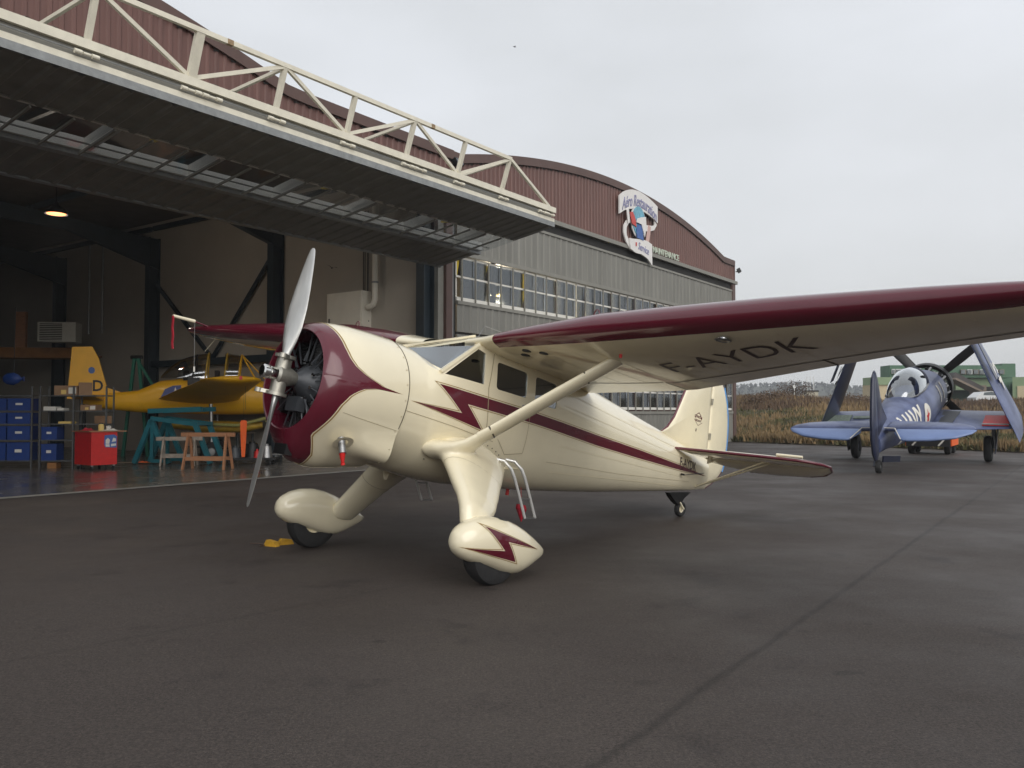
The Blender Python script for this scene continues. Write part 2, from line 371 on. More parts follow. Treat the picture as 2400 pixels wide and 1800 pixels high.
def lrail(t, h0, h1, w, m, nm):
    c = D0 + dd * t; MB().bar(Vector((LDOOR, 0, 0)) + c - dn * (h0 + h1) / 2, Vector((RDOOR, 0, 0)) + c - dn * (h0 + h1) / 2, w, h1 - h0, dn).build(nm, m, fd)
T1, T2 = 1.27, 2.48
leaf(0, T1, 'outer_cladding'); leaf(T2 + .16, LW, 'inner_cladding')
lrail(T1, .0, .12, .10, 'white_paint', 'window_head'); lrail(T1 + .10, .16, .24, .16, 'white_paint', 'window_frame'); lrail(T2 - .02, .03, .27, .05, 'white_paint', 'window_frame')
lrail(T2 + .10, -.05, .10, .13, 'galv', 'window_rail'); lrail((T1 + T2) / 2 + .32, .03, .05, .03, 'grey_trim', 'transom'); lrail(LW, -.03, .12, .10, 'galv', 'bottom_rail')
pane = MB().box((-.335, 0, -.003), (.335, T2 - T1 - .08, .003)).mesh('pane'); pane.materials.append(MATS['door_glass'])
gb2 = MB().box((-.018, 0, -.02), (.018, T2 - T1, .02)).mesh('glazing_bar'); gb2.materials.append(MATS['grey_trim'])
wp2 = MB().box((-.05, 0, -.02), (.05, T2 - T1, .20)).mesh('window_post'); wp2.materials.append(MATS['white_paint'])
rx = math.atan2(dd.z, dd.y); x = LDOOR + .1; k = 0
while x < RDOOR:
    c = D0 + dd * (T1 + .04)
    if x > -6:
        share('glazing_bar', gb2, fd, (x, c.y, c.z - .03), (rx, 0, 0))
        if x + .6 < RDOOR: share('pane', pane, fd, (x + .345, c.y, c.z + .02), (rx, 0, 0))
        if k % 3 == 1: share('window_post', wp2, fd, (x + .12, c.y, c.z + .06), (rx, 0, 0))
        if k % 6 == 2: MB().bar((x + .25, c.y + .15, c.z + .12), (x + .45, c.y + .75, c.z + .22), .10, .03).build('tie_strap', 'yellow_strap', fd)
    x += .69; k += 1
# wind truss standing on the middle hinge
NB = [-.83 + 1.745 * i for i in range(7)]; NB = [-.83 - 1.745 * k for k in range(9, 0, -1)] + NB
yb, zb, yt, zt = -4.40, 7.12, -4.65, 7.86
chord_end = NB[-1]
MB().bar((LDOOR + .5, yt, zt), (chord_end + .05, yt, zt), .075, .085).build('truss_chord', 'white_truss', fd)
for i, x in enumerate(NB):
    j = i - 9                                             # j odd from the right end = top nodes with diagonals
    top = (len(NB) - 1 - i) % 2 == 0; w = .15 if i == 10 else .085
    MB().bar((x, yb, zb), (x, yt, zt), w, .085, Y).build('truss_post', 'white_truss', fd)
    if top:
        if i + 1 < len(NB): MB().bar((x + .03, yt, zt - .03), (NB[i+1] - .06, yb, zb + .03), .07, .055, Y).build('truss_diagonal', 'white_truss', fd)
        else: MB().bar((x + .03, yt, zt - .02), (x + 2.15, yb, zb), .075, .07, Y).build('truss_diagonal', 'white_truss', fd)
        if i > 0: MB().bar((x - .03, yt, zt - .03), (NB[i-1] + .06, yb, zb + .03), .07, .055, Y).build('truss_diagonal', 'white_truss', fd)
        e = U0 + ud * 3.0 + un * .18; MB().bar((x - .02, yt + .02, zt - .05), (x - .15, e.y, e.z), .06, .055, X).build('truss_stay', 'white_truss', fd)
    if i % 3 == 1: MB().bar((x + .5, yt, zt + .001), (x + .62, yt, zt + .001), .078, .0875).build('rust_patch', 'rust', fd)
# hinges
knuck = MB()
for q in (-.13, .0, .13): knuck.cyl((q - .055, 0, 0), (q + .055, 0, 0), .036 if q else .024, n=10)
knuck = knuck.mesh('hinge'); knuck.materials.append(MATS['white_truss'])
for i, x in enumerate(NB):
    share('hinge', knuck, fd, (x - .05, -4.49, 6.885))
    if i % 3 == 1: share('hinge', knuck, fd, (x + .35, -4.49, 6.885))
share('hinge', knuck, fd, (11.35, -4.49, 6.885)); share('hinge', knuck, fd, (11.72, -4.49, 6.885))
# roof vent cowl
b = MB(); b.cyl((9.5, .6, 9.4), (9.5, .6, 9.78), .13, n=16); b.cyl((9.5, .6, 9.78), (9.5, .6, 9.86), .2, n=16); b.cyl((9.5, .6, 9.9), (9.5, .6, 9.96), .2, .16, n=16); b.build('roof_vent', 'galv', open_h, 40)

# --- flood lamps
def flood(loc, rz, label):
    e = tag(empty('flood_lamp', loc, (0, 0, rz)), label, 'lamp', 'flood lamps on the hangar fronts')
    MB().box((-.16, -.20, -.12), (.16, -.06, .12), Matrix.Rotation(-.5, 4, 'X')).build('housing', 'engine_black', e)
    MB().box((-.14, -.212, -.10), (.14, -.203, .10), Matrix.Rotation(-.5, 4, 'X')).build('lens', 'window_glass', e)
    MB().bar((0, .06, 0), (0, -.10, 0), .05, .05).build('bracket', 'engine_black', e)
hm = Matrix.Translation(A0) @ Matrix.Rotation(HANG, 4, 'Z')
flood(hm @ Vector((13.05, -.10, 9.28)), HANG, 'small black flood lamp on the gable where the two hangars meet')
flood(hm @ Vector((36.98, -.10, 9.15)), HANG + .5, 'small flood lamp at the far right roof corner of the closed hangar')
# ================================================================== ground
def asphalt():
    m = bpy.data.materials.new('asphalt'); m.use_nodes = True; t = m.node_tree; p = t.nodes['Principled BSDF']; N = t.nodes.new; L = t.links.new
    tc = N('ShaderNodeTexCoord'); P = tc.outputs['Object']
    def noise(scale, det=4, rough=.6):
        n = N('ShaderNodeTexNoise'); n.inputs['Scale'].default_value = scale; n.inputs['Detail'].default_value = det; n.inputs['Roughness'].default_value = rough; L(P, n.inputs['Vector']); return n.outputs[0]
    def ramp(src, a, b, ca, cb):
        r = N('ShaderNodeValToRGB'); r.color_ramp.elements[0].position = a; r.color_ramp.elements[1].position = b
        r.color_ramp.elements[0].color = (*ca, 1); r.color_ramp.elements[1].color = (*cb, 1); L(src, r.inputs[0]); return r.outputs[0]
    def mul(a, b):
        q = N('ShaderNodeMixRGB'); q.blend_type = 'MULTIPLY'; q.inputs[0].default_value = 1; L(a, q.inputs[1]); L(b, q.inputs[2]); return q.outputs[0]
    base = ramp(noise(.35, 4), .3, .7, (.043, .0345, .0315), (.056, .0455, .041))
    grit = ramp(noise(48, 3, .8), .34, .66, (.52, .52, .52), (1.50, 1.49, 1.46))
    g2 = ramp(noise(17, 4, .7), .3, .7, (.82, .82, .82), (1.14, 1.14, 1.13))
    st = ramp(noise(.9, 6, .7), .35, .42, (.70, .69, .71), (1, 1, 1))
    sp = ramp(noise(11, 2, .5), .755, .79, (1, 1, 1), (1.5, 1.48, 1.44)); sp2 = ramp(noise(6.3, 3, .6), .27, .31, (.70, .70, .70), (1, 1, 1)); g3 = ramp(noise(105, 2, .9), .36, .64, (.60, .60, .60), (1.46, 1.45, 1.43))
    c = mul(mul(mul(mul(mul(mul(base, grit), g2), st), sp), sp2), g3)
    # old paving joint: a darker uneven line across the apron, and a fainter second one
    sx = N('ShaderNodeSeparateXYZ'); L(P, sx.inputs[0])
    def joint(c, p0, p1, w, dark):
        d = (p1 - p0).normalized(); nx, ny = -d.y, d.x
        a = N('ShaderNodeMath'); a.operation = 'MULTIPLY'; a.inputs[1].default_value = nx; L(sx.outputs[0], a.inputs[0])
        e = N('ShaderNodeMath'); e.operation = 'MULTIPLY_ADD'; e.inputs[1].default_value = ny; L(sx.outputs[1], e.inputs[0]); L(a.outputs[0], e.inputs[2])
        f = N('ShaderNodeMath'); f.operation = 'ADD'; f.inputs[1].default_value = -(nx * p0.x + ny * p0.y); L(e.outputs[0], f.inputs[0])
        w1 = N('ShaderNodeMath'); w1.operation = 'MULTIPLY_ADD'; w1.inputs[1].default_value = .09; L(noise(1.3, 5), w1.inputs[0]); L(f.outputs[0], w1.inputs[2])
        w2 = N('ShaderNodeMath'); w2.operation = 'ADD'; w2.inputs[1].default_value = -.045; L(w1.outputs[0], w2.inputs[0])
        h = N('ShaderNodeMath'); h.operation = 'ABSOLUTE'; L(w2.outputs[0], h.inputs[0])
        return mul(c, ramp(h.outputs[0], w * .25, w, (dark,) * 3, (1, 1, 1)))
    c = joint(c, gnd(1400, 1790), gnd(2311, 1150), .045, .62)
    c = joint(c, gnd(0, 1555), gnd(800, 1400), .05, .86)
    def stain_shade(c, px, py, rx, ry, dark):
        o = gnd(px, py); q = N('ShaderNodeMapping'); q.vector_type = 'POINT'; q.inputs['Location'].default_value = (-o.x / rx, -o.y / ry, 0); q.inputs['Scale'].default_value = (1 / rx, 1 / ry, 0); L(P, q.inputs[0])
        v = N('ShaderNodeVectorMath'); v.operation = 'LENGTH'; L(q.outputs[0], v.inputs[0]); a = N('ShaderNodeMath'); a.operation = 'MULTIPLY_ADD'; a.inputs[1].default_value = 1.5; L(noise(5, 5, .7), a.inputs[0]); L(v.outputs['Value'], a.inputs[2])
        return mul(c, ramp(a.outputs[0], .95, 1.55, (dark,) * 3, (1, 1, 1)))
    for s_ in ((890, 1503, .22, .12, .62), (1985, 1578, .30, .14, .66), (1880, 1480, .16, .12, .74), (2035, 1462, .12, .10, .72), (540, 1365, .30, .22, .74), (1700, 1305, .55, .4, .80), (1500, 1600, .25, .2, .78), (1150, 1380, .30, .20, .62), (728, 1286, .34, .24, .62), (330, 1470, .5, .2, .82), (2250, 1290, .5, .4, .82)): c = stain_shade(c, *s_)  # dark stains; the two at the main tyres are painted contact shade
    L(c, p.inputs['Base Color'])
    wet = N('ShaderNodeMapRange'); wet.inputs[1].default_value = .35; wet.inputs[2].default_value = .65; wet.inputs[3].default_value = .54; wet.inputs[4].default_value = .80
    L(noise(.5, 5, .6), wet.inputs[0]); L(wet.outputs[0], p.inputs['Roughness']); p.inputs['Specular IOR Level'].default_value = .40
    b = N('ShaderNodeBump'); b.inputs['Strength'].default_value = .7; b.inputs['Distance'].default_value = .006; L(noise(60, 3, .8), b.inputs['Height']); L(b.outputs[0], p.inputs['Normal'])
    MATS['asphalt'] = m
asphalt()
mat('hangar_concrete', (.13, .12, .11), .22, var=.25, vscale=1.1, rvar=.10, spec=.5)
mat('threshold', (.26, .25, .23), .6, var=.25, vscale=5)
mat('kerb', (.17, .155, .11), .8, var=.3, vscale=2)
mat('field', (.075, .058, .028), .95, col2=(.045, .045, .018), vscale=.12)
mat('earth', (.07, .06, .04), .95, var=.3, vscale=.02)
K0 = Vector((11.66, 45.17, 0)); K1 = Vector((20.0, 33.4, 0)); KD = (K1 - K0).normalized(); KN = Vector((-KD.y, KD.x, 0)); KN = KN if KN.y > 0 else -KN
# wide ground sheet to the horizon, apron, kerb, hangar floor
g = MB(); g.add([(-2500, -2500, -.30), (2500, -2500, -.30), (2500, 2500, -.30), (-2500, 2500, -.30)], [(0, 1, 2, 3)]); tag(g.build('ground', 'earth'), kind='structure')
ap = [K0 - KD * 120, K0 + KD * 190, K0 + KD * 190 - KN * 160, K0 - KD * 120 - KN * 160]
g = MB(); g.add([(p.x, p.y, 0) for p in ap], [(0, 1, 2, 3)]); tag(g.build('tarmac_apron', 'asphalt'), kind='structure')
me = bpy.data.objects['tarmac_apron'].data
kb = MB(); kb.bar(K0 - KD * 60 + KN * .1 + Vector((0, 0, .02)), K0 + KD * 120 + KN * .1 + Vector((0, 0, .02)), .20, .16); tag(kb.build('kerb', 'kerb'), kind='structure')
hf = MB(); hf.add([hm @ Vector(p) for p in ((-24, -.12, .008), (12.36, -.12, .008), (12.36, 37, .008), (-24, 37, .008))], [(0, 1, 2, 3)]); tag(hf.build('hangar_floor', 'hangar_concrete'), kind='structure')
ts = MB(); ts.add([hm @ Vector(p) for p in ((-24, -.22, .013), (13, -.22, .013), (13, .10, .013), (-24, .10, .013))], [(0, 1, 2, 3)]); tag(ts.build('door_threshold', 'threshold'), kind='structure')
sf = MB(); sf.add([hm @ Vector(p) for p in ((12.99, .05, .008), (36.74, .05, .008), (36.74, 37, .008), (12.99, 37, .008))], [(0, 1, 2, 3)]); tag(sf.build('closed_hangar_floor', 'hangar_concrete'), kind='structure')
# ================================================================== the cream high-wing airplane
AM = Vector((-1.297, 9.062, 0)); _psi, _th, _ph = R(46.4), R(12), R(2.5)
_W = -Vector((math.cos(_psi), math.sin(_psi), 0)); _V = Vector((-_W.y, _W.x, 0)); _Z = Vector((0, 0, 1))
_Fy = _V * math.cos(_ph) - _Z * math.sin(_ph); _U = _V * math.sin(_ph) + _Z * math.cos(_ph)
_Fx = _W * math.cos(_th) + _U * math.sin(_th); _Fz = -_W * math.sin(_th) + _U * math.cos(_th)
AMAT = Matrix.Translation(AM) @ Matrix((_Fx, _Fy, _Fz)).transposed().to_4x4()
air = bpy.data.objects.new('high_wing_airplane', None); COL.objects.link(air); air.matrix_world = AMAT
tag(air, 'cream high-wing propeller airplane with maroon lightning bolts parked on the tarmac', 'airplane')
AP = air

def sample_tab(tab, x):
    xs = [r[0] for r in tab][::-1]; return [float(np.interp(x, xs, [r[k] for r in tab][::-1])) for k in range(1, len(tab[0]))]
def qbez(a, c, b, t): return ((1-t)**2 * a[0] + 2*t*(1-t) * c[0] + t*t * b[0], (1-t)**2 * a[1] + 2*t*(1-t) * c[1] + t*t * b[1])
#      X     zt    zb    hw    zw    ys    zs    tcy  tcz  e
FT = [(.72, 2.265, .975, .645, 1.62, .456, 2.076, .585, 1.0, 2.0),
      (.55, 2.263, .962, .652, 1.62, .460, 2.080, .585, 1.0, 2.0),
      (.44, 2.255, .952, .656, 1.62, .475, 2.072, .575, .95, 2.0),
      (.36, 2.266, .943, .658, 1.63, .545, 2.035, .50, .62, 2.05),
      (.30, 2.290, .938, .658, 1.64, .585, 2.020, .50, .50, 2.1),
      (.10, 2.370, .925, .655, 1.68, .590, 2.205, .50, .50, 2.15),
      (-.13, 2.462, .915, .645, 1.72, .592, 2.420, .50, .52, 2.2),
      (-.35, 2.552, .917, .637, 1.75, .588, 2.430, .58, .80, 2.2),
      (-.60, 2.648, .930, .630, 1.78, .582, 2.440, .66, 1.0, 2.25),
      (-.90, 2.690, .952, .620, 1.80, .575, 2.445, .70, 1.0, 2.3),
      (-1.6, 2.660, 1.02, .585, 1.83, .525, 2.42, .70, 1.0, 2.4),
      (-2.3, 2.600, 1.10, .515, 1.86, .43, 2.34, .62, .95, 2.5),
      (-3.1, 2.517, 1.205, .420, 1.88, .31, 2.26, .52, .85, 2.6),
      (-4.67, 2.326, 1.44, .220, 1.90, .13, 2.14, .5, .8, 2.7),
      (-5.6, 2.215, 1.585, .110, 1.92, .06, 2.09, .5, .8, 2.7),
      (-6.06, 2.150, 1.668, .045, 1.95, .03, 2.06, .5, .8, 2.5)]
def fus_ring(x, nb=14, ns=7, ntp=7):
    zt, zb, hw, zw, ys, zs, tcy, tcz, e = sample_tab(FT, x); H = []
    for i in range(nb):
        a = PI / 2 * i / nb; H.append((hw * math.sin(a) ** (2 / e), zw - (zw - zb) * math.cos(a) ** (2 / e)))
    kz = zw + (zs - zw) * .58 if x > .4 else lerp(zw, zs, .7)
    for i in range(ns): H.append(qbez((hw, zw), (hw, kz), (ys, zs), i / ns))
    for i in range(ntp + 1): H.append(qbez((ys, zs), (ys * tcy, zs + (zt - zs) * tcz), (0, zt), i / ntp))
    ring = [Vector((x, y, z)) for y, z in H] + [Vector((x, -y, z)) for y, z in H[-2:0:-1]]
    return ring
fx = sorted(set([.72, .64, .55, .49, .44, .40, .36, .33, .30, .2, .1, 0, -.07, -.13, -.24, -.35, -.48, -.60, -.75, -.9, -1.1, -1.35, -1.6, -1.95, -2.3, -2.7, -3.1, -3.6, -4.1, -4.67, -5.1, -5.6, -6.06]), reverse=True)
fb = MB(); fb.loft([fus_ring(x) for x in fx], cap0=False)
shell = fb.mesh('fuselage'); fixn(shell)
_bm = bmesh.new(); _bm.from_mesh(shell); FBVH = bvhtree.BVHTree.FromBMesh(_bm); _bm.free()
tmp = bpy.data.objects.new('tmp', shell); COL.objects.link(tmp)
shell.materials.append(MATS['cream']); shell.materials.append(MATS['cabin_dark'])
def round_poly(P, r, n=4):
    out = []; m = len(P)
    for i in range(m):
        p, a, b = Vector(P[i]), Vector(P[i-1]), Vector(P[(i+1) % m]); p0 = p + (a - p).normalized() * r; p1 = p + (b - p).normalized() * r
        for k in range(n + 1): t = k / n; out.append(tuple(p0 * (1-t)**2 + p * (2*t*(1-t)) + p1 * t*t))
    return out
WQ = [(.262, 2.005), (-.140, 2.375), (-.258, 2.352), (-.288, 2.022)]
WD = round_poly([(-.45, 2.312), (-.482, 2.02), (-1.0, 2.03), (-.97, 2.312)], .045)
WR = round_poly([(-1.12, 2.312), (-1.147, 2.01), (-1.566, 2.022), (-1.54, 2.308)], .05)
WS = [Vector(p) for p in ((.375, .028, 2.257), (.278, .548, 2.055), (-.118, .552, 2.41), (-.552, .030, 2.622))]
cut = MB()
for s in (1, -1):
    for poly in (WQ, WD, WR):
        n = len(poly); cut.loft([[Vector((x, s * .40, z)) for x, z in poly], [Vector((x, s * .80, z)) for x, z in poly]])
    q = [Vector((p.x, s * p.y, p.z)) for p in WS]; nn = (q[1] - q[0]).cross(q[3] - q[0]).normalized()
    cut.loft([[p - nn * .12 for p in q], [p + nn * .12 for p in q]])
cm = cut.mesh('cut'); fixn(cm); cm.materials.append(MATS['cream']); co = bpy.data.objects.new('cut', cm); COL.objects.link(co)
so = tmp.modifiers.new('s', 'SOLIDIFY'); so.thickness = .022; so.offset = -1; so.material_offset = 1; so.use_even_offset = True
bo = tmp.modifiers.new('b', 'BOOLEAN'); bo.object = co; bo.operation = 'DIFFERENCE'; bo.solver = 'EXACT'
bpy.context.view_layer.update()
fm = bpy.data.meshes.new_from_object(tmp.evaluated_get(bpy.context.evaluated_depsgraph_get()))
bpy.data.objects.remove(tmp); bpy.data.objects.remove(co)
fm.shade_smooth(); fm.set_sharp_from_angle(angle=R(22)); fm.name = 'fuselage'
fus = bpy.data.objects.new('fuselage', fm); COL.objects.link(fus); fus.parent = AP
# panes
def plate(P, t, nm, m, par):
    P = [Vector(p) for p in P]; nn = (P[1] - P[0]).cross(P[-1] - P[0]).normalized() * t / 2
    return MB().loft([[p - nn for p in P], [p + nn for p in P]]).build(nm, m, par)
for s in (1, -1):
    for poly, nm in ((WQ, 'quarter_window'), (WD, 'door_window'), (WR, 'rear_window')):
        P = []
        for x, z in poly:
            h = FBVH.ray_cast(Vector((x, s * 2, z)), Vector((0, -s, 0)))[0]; P.append(Vector((x, h.y - s * .012, z)))
        plate(P, .005, nm, 'plane_glass', AP)
    q = [Vector((p.x, s * p.y, p.z)) for p in WS]; nn = (q[1] - q[0]).cross(q[3] - q[0]).normalized(); nn = nn if nn.z > 0 else -nn
    plate([p - nn * .006 for p in q], .005, 'windscreen_pane', 'windscreen', AP)
    # A pillar and centre post ride proud of the skin
    a, b_ = Vector((.315, s * .592, 2.015)), Vector((-.135, s * .598, 2.425)); MB().bar(a, b_, .030, .045, (0, s, .3)).build('windscreen_pillar', 'cream', AP)
MB().bar((.42, 0, 2.262), (-.60, 0, 2.660), .040, .022).build('windscreen_post', 'cream', AP)
# cabin: floor, panel, seats
MB().box((-1.9, -.40, 1.42), (.5, .40, 1.46)).build('cabin_floor', 'cabin_dark', AP)
MB().box((.22, -.52, 1.6), (.30, .52, 2.02)).build('instrument_panel', 'cabin_dark', AP)
MB().box((-2.05, -.40, 1.45), (-2.0, .40, 2.35)).build('cabin_bulkhead', 'cabin_dark', AP)
for x, y in ((-.35, .28), (-.35, -.28), (-1.25, .0)):
    w = .22 if x > -1 else .42
    b = MB(); b.box((x - .45, y - w, 1.5), (x, y + w, 1.62)); b.box((x - .5, y - w, 1.6), (x - .38, y + w, 2.16)); b.build('seat', 'seat_leather', AP, 30)

# ---------- surface decals
def inset(P, d):
    n = len(P); P = [Vector(p) for p in P]; area = sum(P[i].x * P[(i+1) % n].y - P[(i+1) % n].x * P[i].y for i in range(n)); sg = 1 if area > 0 else -1; out = []
    for i in range(n):
        e0 = (P[i] - P[i-1]).normalized(); e1 = (P[(i+1) % n] - P[i]).normalized()
        n0 = Vector((-e0.y, e0.x)) * sg; n1 = Vector((-e1.y, e1.x)) * sg; c = n0.dot(n1); m = (n0 + n1) / max(1 + c, .03 if d > 0 else .12); out.append(P[i] + m * d)
    return out
def dens(P, st):
    out = []; n = len(P)
    for i in range(n):
        a, b = Vector(P[i]), Vector(P[(i+1) % n]); k = max(1, int((b - a).length / st))
        for j in range(k): out.append(a.lerp(b, j / k))
    return out
def decal(poly, proj, nm, m, par, st=.06):
    """flat paint shape triangulated in 2D and laid on the curved skin"""
    P = dens(poly, st); n = len(P); pts = [Vector((p.x, p.y)) for p in P]; edges = [(i, (i+1) % n) for i in range(n)]
    x0, x1 = min(p.x for p in P), max(p.x for p in P); y0, y1 = min(p.y for p in P), max(p.y for p in P)
    gx = x0 + st / 2
    while gx < x1:
        gy = y0 + st / 2
        while gy < y1: pts.append(Vector((gx, gy))); gy += st
        gx += st
    r = geometry.delaunay_2d_cdt(pts, edges, [list(range(n))], 1, 1e-5)
    V = [proj(v.x, v.y) for v in r[0]]; b = MB(); b.add(V, [tuple(f) for f in r[2]]); return b.build(nm, m, par)
def outline(poly, proj, w, nm, m, par, st=.05):
    Q = inset(poly, w); n = len(poly); b = MB()
    for i in range(n):
        a0, a1, c0, c1 = Vector(poly[i]), Vector(poly[(i+1) % n]), Q[i], Q[(i+1) % n]; k = max(1, int((a1 - a0).length / st)); V = []
        for j in range(k + 1): V += [proj(*a0.lerp(a1, j / k)), proj(*c0.lerp(c1, j / k))]
        b.add(V, [(2*j, 2*j+2, 2*j+3, 2*j+1) for j in range(k)])
    return b.build(nm, m, par)
def side_proj(s, off, bvh=FBVH):
    def f(x, z):
        h, nn, _, _ = bvh.ray_cast(Vector((x, s * 3, z)), Vector((0, -s, 0)))
        if h is None: h = Vector((x, s * .03, z)); nn = Vector((0, s, 0))
        nn = nn if nn.y * s > 0 else -nn
        return h + nn * off
    return f
def line2(pts, proj, w, nm, m, par, st=.04):
    b = MB()
    for a, c in zip(pts[:-1], pts[1:]):
        a, c = Vector(a), Vector(c); d = (c - a).normalized(); q = Vector((-d.y, d.x)) * w / 2; k = max(1, int((c - a).length / st)); V = []
        for j in range(k + 1): p = a.lerp(c, j / k); V += [proj(*(p + q)), proj(*(p - q))]
        b.add(V, [(2*j, 2*j+2, 2*j+3, 2*j+1) for j in range(k)])
    return b.build(nm, m, par)
BOLT = [(.349, 1.891), (-.013, 1.664), (.651, 1.638), (-.396, 1.540), (-.107, 1.761), (-1.21, 1.775), (-2.55, 1.762), (-3.67, 1.782), (-5.03, 1.820), (-5.98, 1.868),
        (-5.00, 1.900), (-3.64, 1.906), (-2.51, 1.898), (-1.18, 1.906), (-.40, 1.896)]
mat('cream_tape', (.74, .665, .48), .32)
for s in (1, -1):
    for zc0, zc1 in ((2.26, 2.14), (2.10, 2.02), (1.62, 1.74), (1.30, 1.60)): line2([(-1.75, zc0 if zc0 > 1.9 else zc0), (-5.2, zc1)], side_proj(s, .0025), .010, 'stringer_line', 'cream_tape', AP, .1)
    decal(inset(BOLT, .006), side_proj(s, .003), 'lightning_bolt', 'maroon', AP, .07)
    outline(inset(BOLT, -.012), side_proj(s, .003), .007, 'pinstripe', 'gold', AP)
    line2([(-.385, 2.385), (-.36, 2.0), (-.44, 1.59)], side_proj(s, .0032), .010, 'door_seam', 'seam', AP)
    line2([(-1.09, 1.98), (-1.13, 1.42), (-.85, 1.36), (-.66, 1.5)], side_proj(s, .0032), .006, 'door_seam', 'seam', AP)
    line2([(.70, 1.53), (.0, 1.50), (-.6, 1.46)], side_proj(s, .0032), .005, 'panel_seam', 'seam', AP)
    line2([(-1.6, 1.40), (-3.2, 1.50), (-5.4, 1.70)], side_proj(s, .003), .004, 'panel_seam', 'seam', AP)
    t = text_mesh('F-AYDK', .165, 0, 0, .003); xs = [v.co.x for v in t.vertices]; wd_ = max(xs)
    pr = side_proj(s, .004); bm = bmesh.new(); bm.from_mesh(t); bmesh.ops.triangulate(bm, faces=bm.faces); bmesh.ops.subdivide_edges(bm, edges=bm.edges, cuts=2, use_grid_fill=True); bm.to_mesh(t); bm.free()
    for v in t.vertices:
        u = v.co.x / wd_; xx = (-4.975 - .585 * u) if s > 0 else (-5.56 + .585 * u); v.co = pr(xx, 1.885 + v.co.y * 1.14)
    put('registration', t, 'black_letter', AP)
    b = MB(); b.box((-1.02, s * .625 - .02, 1.925), (-.94, s * .625 + .02, 1.945)); b.cyl((-1.05, s * .60, 1.93), (-1.05, s * .66, 1.93), .014); b.bar((-1.05, s * .66, 1.93), (-.96, s * .655, 1.94), .012, .018); b.build('door_handle', 'steel', AP)
# rivets round the strut and gear fairing
rv = MB()
for k in range(22):
    a = R(-8 + k * 9); p = side_proj(1, .002)(-.36 + .57 * math.cos(a), 1.16 + .26 * math.sin(a))
    if p.y > .3: rv.cyl(p, p + Vector((0, .004, 0)), .007, n=6)
tag(rv.build('rivets', 'dark_line', AP), kind='stuff')

# ---------- cowling
CZ = 1.62
def cowl_r(x, th):
    r = float(np.interp(x, [.70, 1.0, 1.25, 1.40, 1.48, 1.54, 1.58, 1.60], [.655, .650, .635, .612, .592, .567, .540, .508]))
    def g(c, w): d = (th - c + PI) % (2*PI) - PI; return math.exp(-(d / w) ** 2)
    fr = float(np.interp(x, [.70, .95, 1.25, 1.45, 1.56, 1.60], [.05, .10, .165, .165, .12, .05]))
    r += fr * g(-PI/2, .42)
    ex = float(np.interp(x, [.70, .80, 1.05, 1.28, 1.34], [.125, .11, .06, .0, 0]))
    r += ex * (g(R(-50), .22) + g(R(230), .22))
    return r
NT = 120; THS = [2*PI*i/NT for i in range(NT)]
XB_T = [-180, -150, -128, -110, -90, -72, -56, -45, -32, -18.7, -7.8, -.5, 2.8, 4.4, 6.2, 11.6, 17, 25, 35, 50, 62, 90]
XB_V = [1.24, 1.44, 1.49, 1.40, 1.36, 1.38, 1.50, 1.475, 1.44, 1.41, 1.345, 1.245, 1.10, .80, 1.03, 1.22, 1.33, 1.40, 1.435, 1.46, 1.48, 1.50]
def xbound(th):
    d = math.degrees(th); d = (d + 180) % 360 - 180
    if d > 90 or d < -90: d = 180 - d if d > 0 else -180 - d          # mirror the port side
    return float(np.interp(d, XB_T[4:], XB_V[4:]))
ths = sorted(set(THS + [R(a) for a in (2.8, 3.6, 4.4, 5.3, 6.2, 8, 10) ] + [R(180 - a) for a in (2.8, 3.6, 4.4, 5.3, 6.2, 8, 10)]))
def cp(x, th, dr=0.): r = cowl_r(x, th) + dr; return Vector((x, r * math.cos(th), CZ + r * math.sin(th)))
front, rear = [], []
for th in ths:
    xb = xbound(th)
    pf = [cp(lerp(xb, 1.60, k / 9) if k else xb, th) for k in range(10)]
    pf += [Vector((1.612, r * math.cos(th), CZ + r * math.sin(th))) for r in (.492,)] + [Vector((x, r * math.cos(th), CZ + r * math.sin(th))) for x, r in ((1.605, .482), (1.575, .476), (1.40, .49), (1.2, .50))]
    front.append(pf); rear.append([cp(lerp(.70, xb, k / 9), th) for k in range(10)])
def ringloft(rows, nm, m, par, sm=40):
    b = MB(); n = len(rows); w = len(rows[0]); b.add([p for r in rows for p in r], [(i*w + j, i*w + j+1, ((i+1) % n)*w + j+1, ((i+1) % n)*w + j) for i in range(n) for j in range(w-1)]); return b.build(nm, m, par, sm)
cw = ringloft(rear, 'cowling', 'cream', AP); ringloft(front, 'nose_ring', 'maroon', AP)
def cproj(x, a): return cp(x, a, .0026)
for sgn in (1, -1):
    f_ = (lambda x, a, sgn=sgn: cproj(x, a)) if sgn > 0 else (lambda x, a: cproj(x, PI - a))
    line2([(1.36, R(-24)), (.71, R(-27))], f_, .006, 'cowl_panel_line', 'seam', AP); line2([(1.30, R(63)), (.71, R(63))], f_, .008, 'cowl_panel_line', 'cream_tape', AP)
    fs = MB()
    for k in range(26): p = cproj(.735, 2*PI*k/26); fs.cyl(p, p + (p - Vector((p.x, 0, CZ))).normalized() * .0025, .007, n=6)
    tag(fs.build('cowl_fasteners', 'cream_tape', AP), kind='stuff')
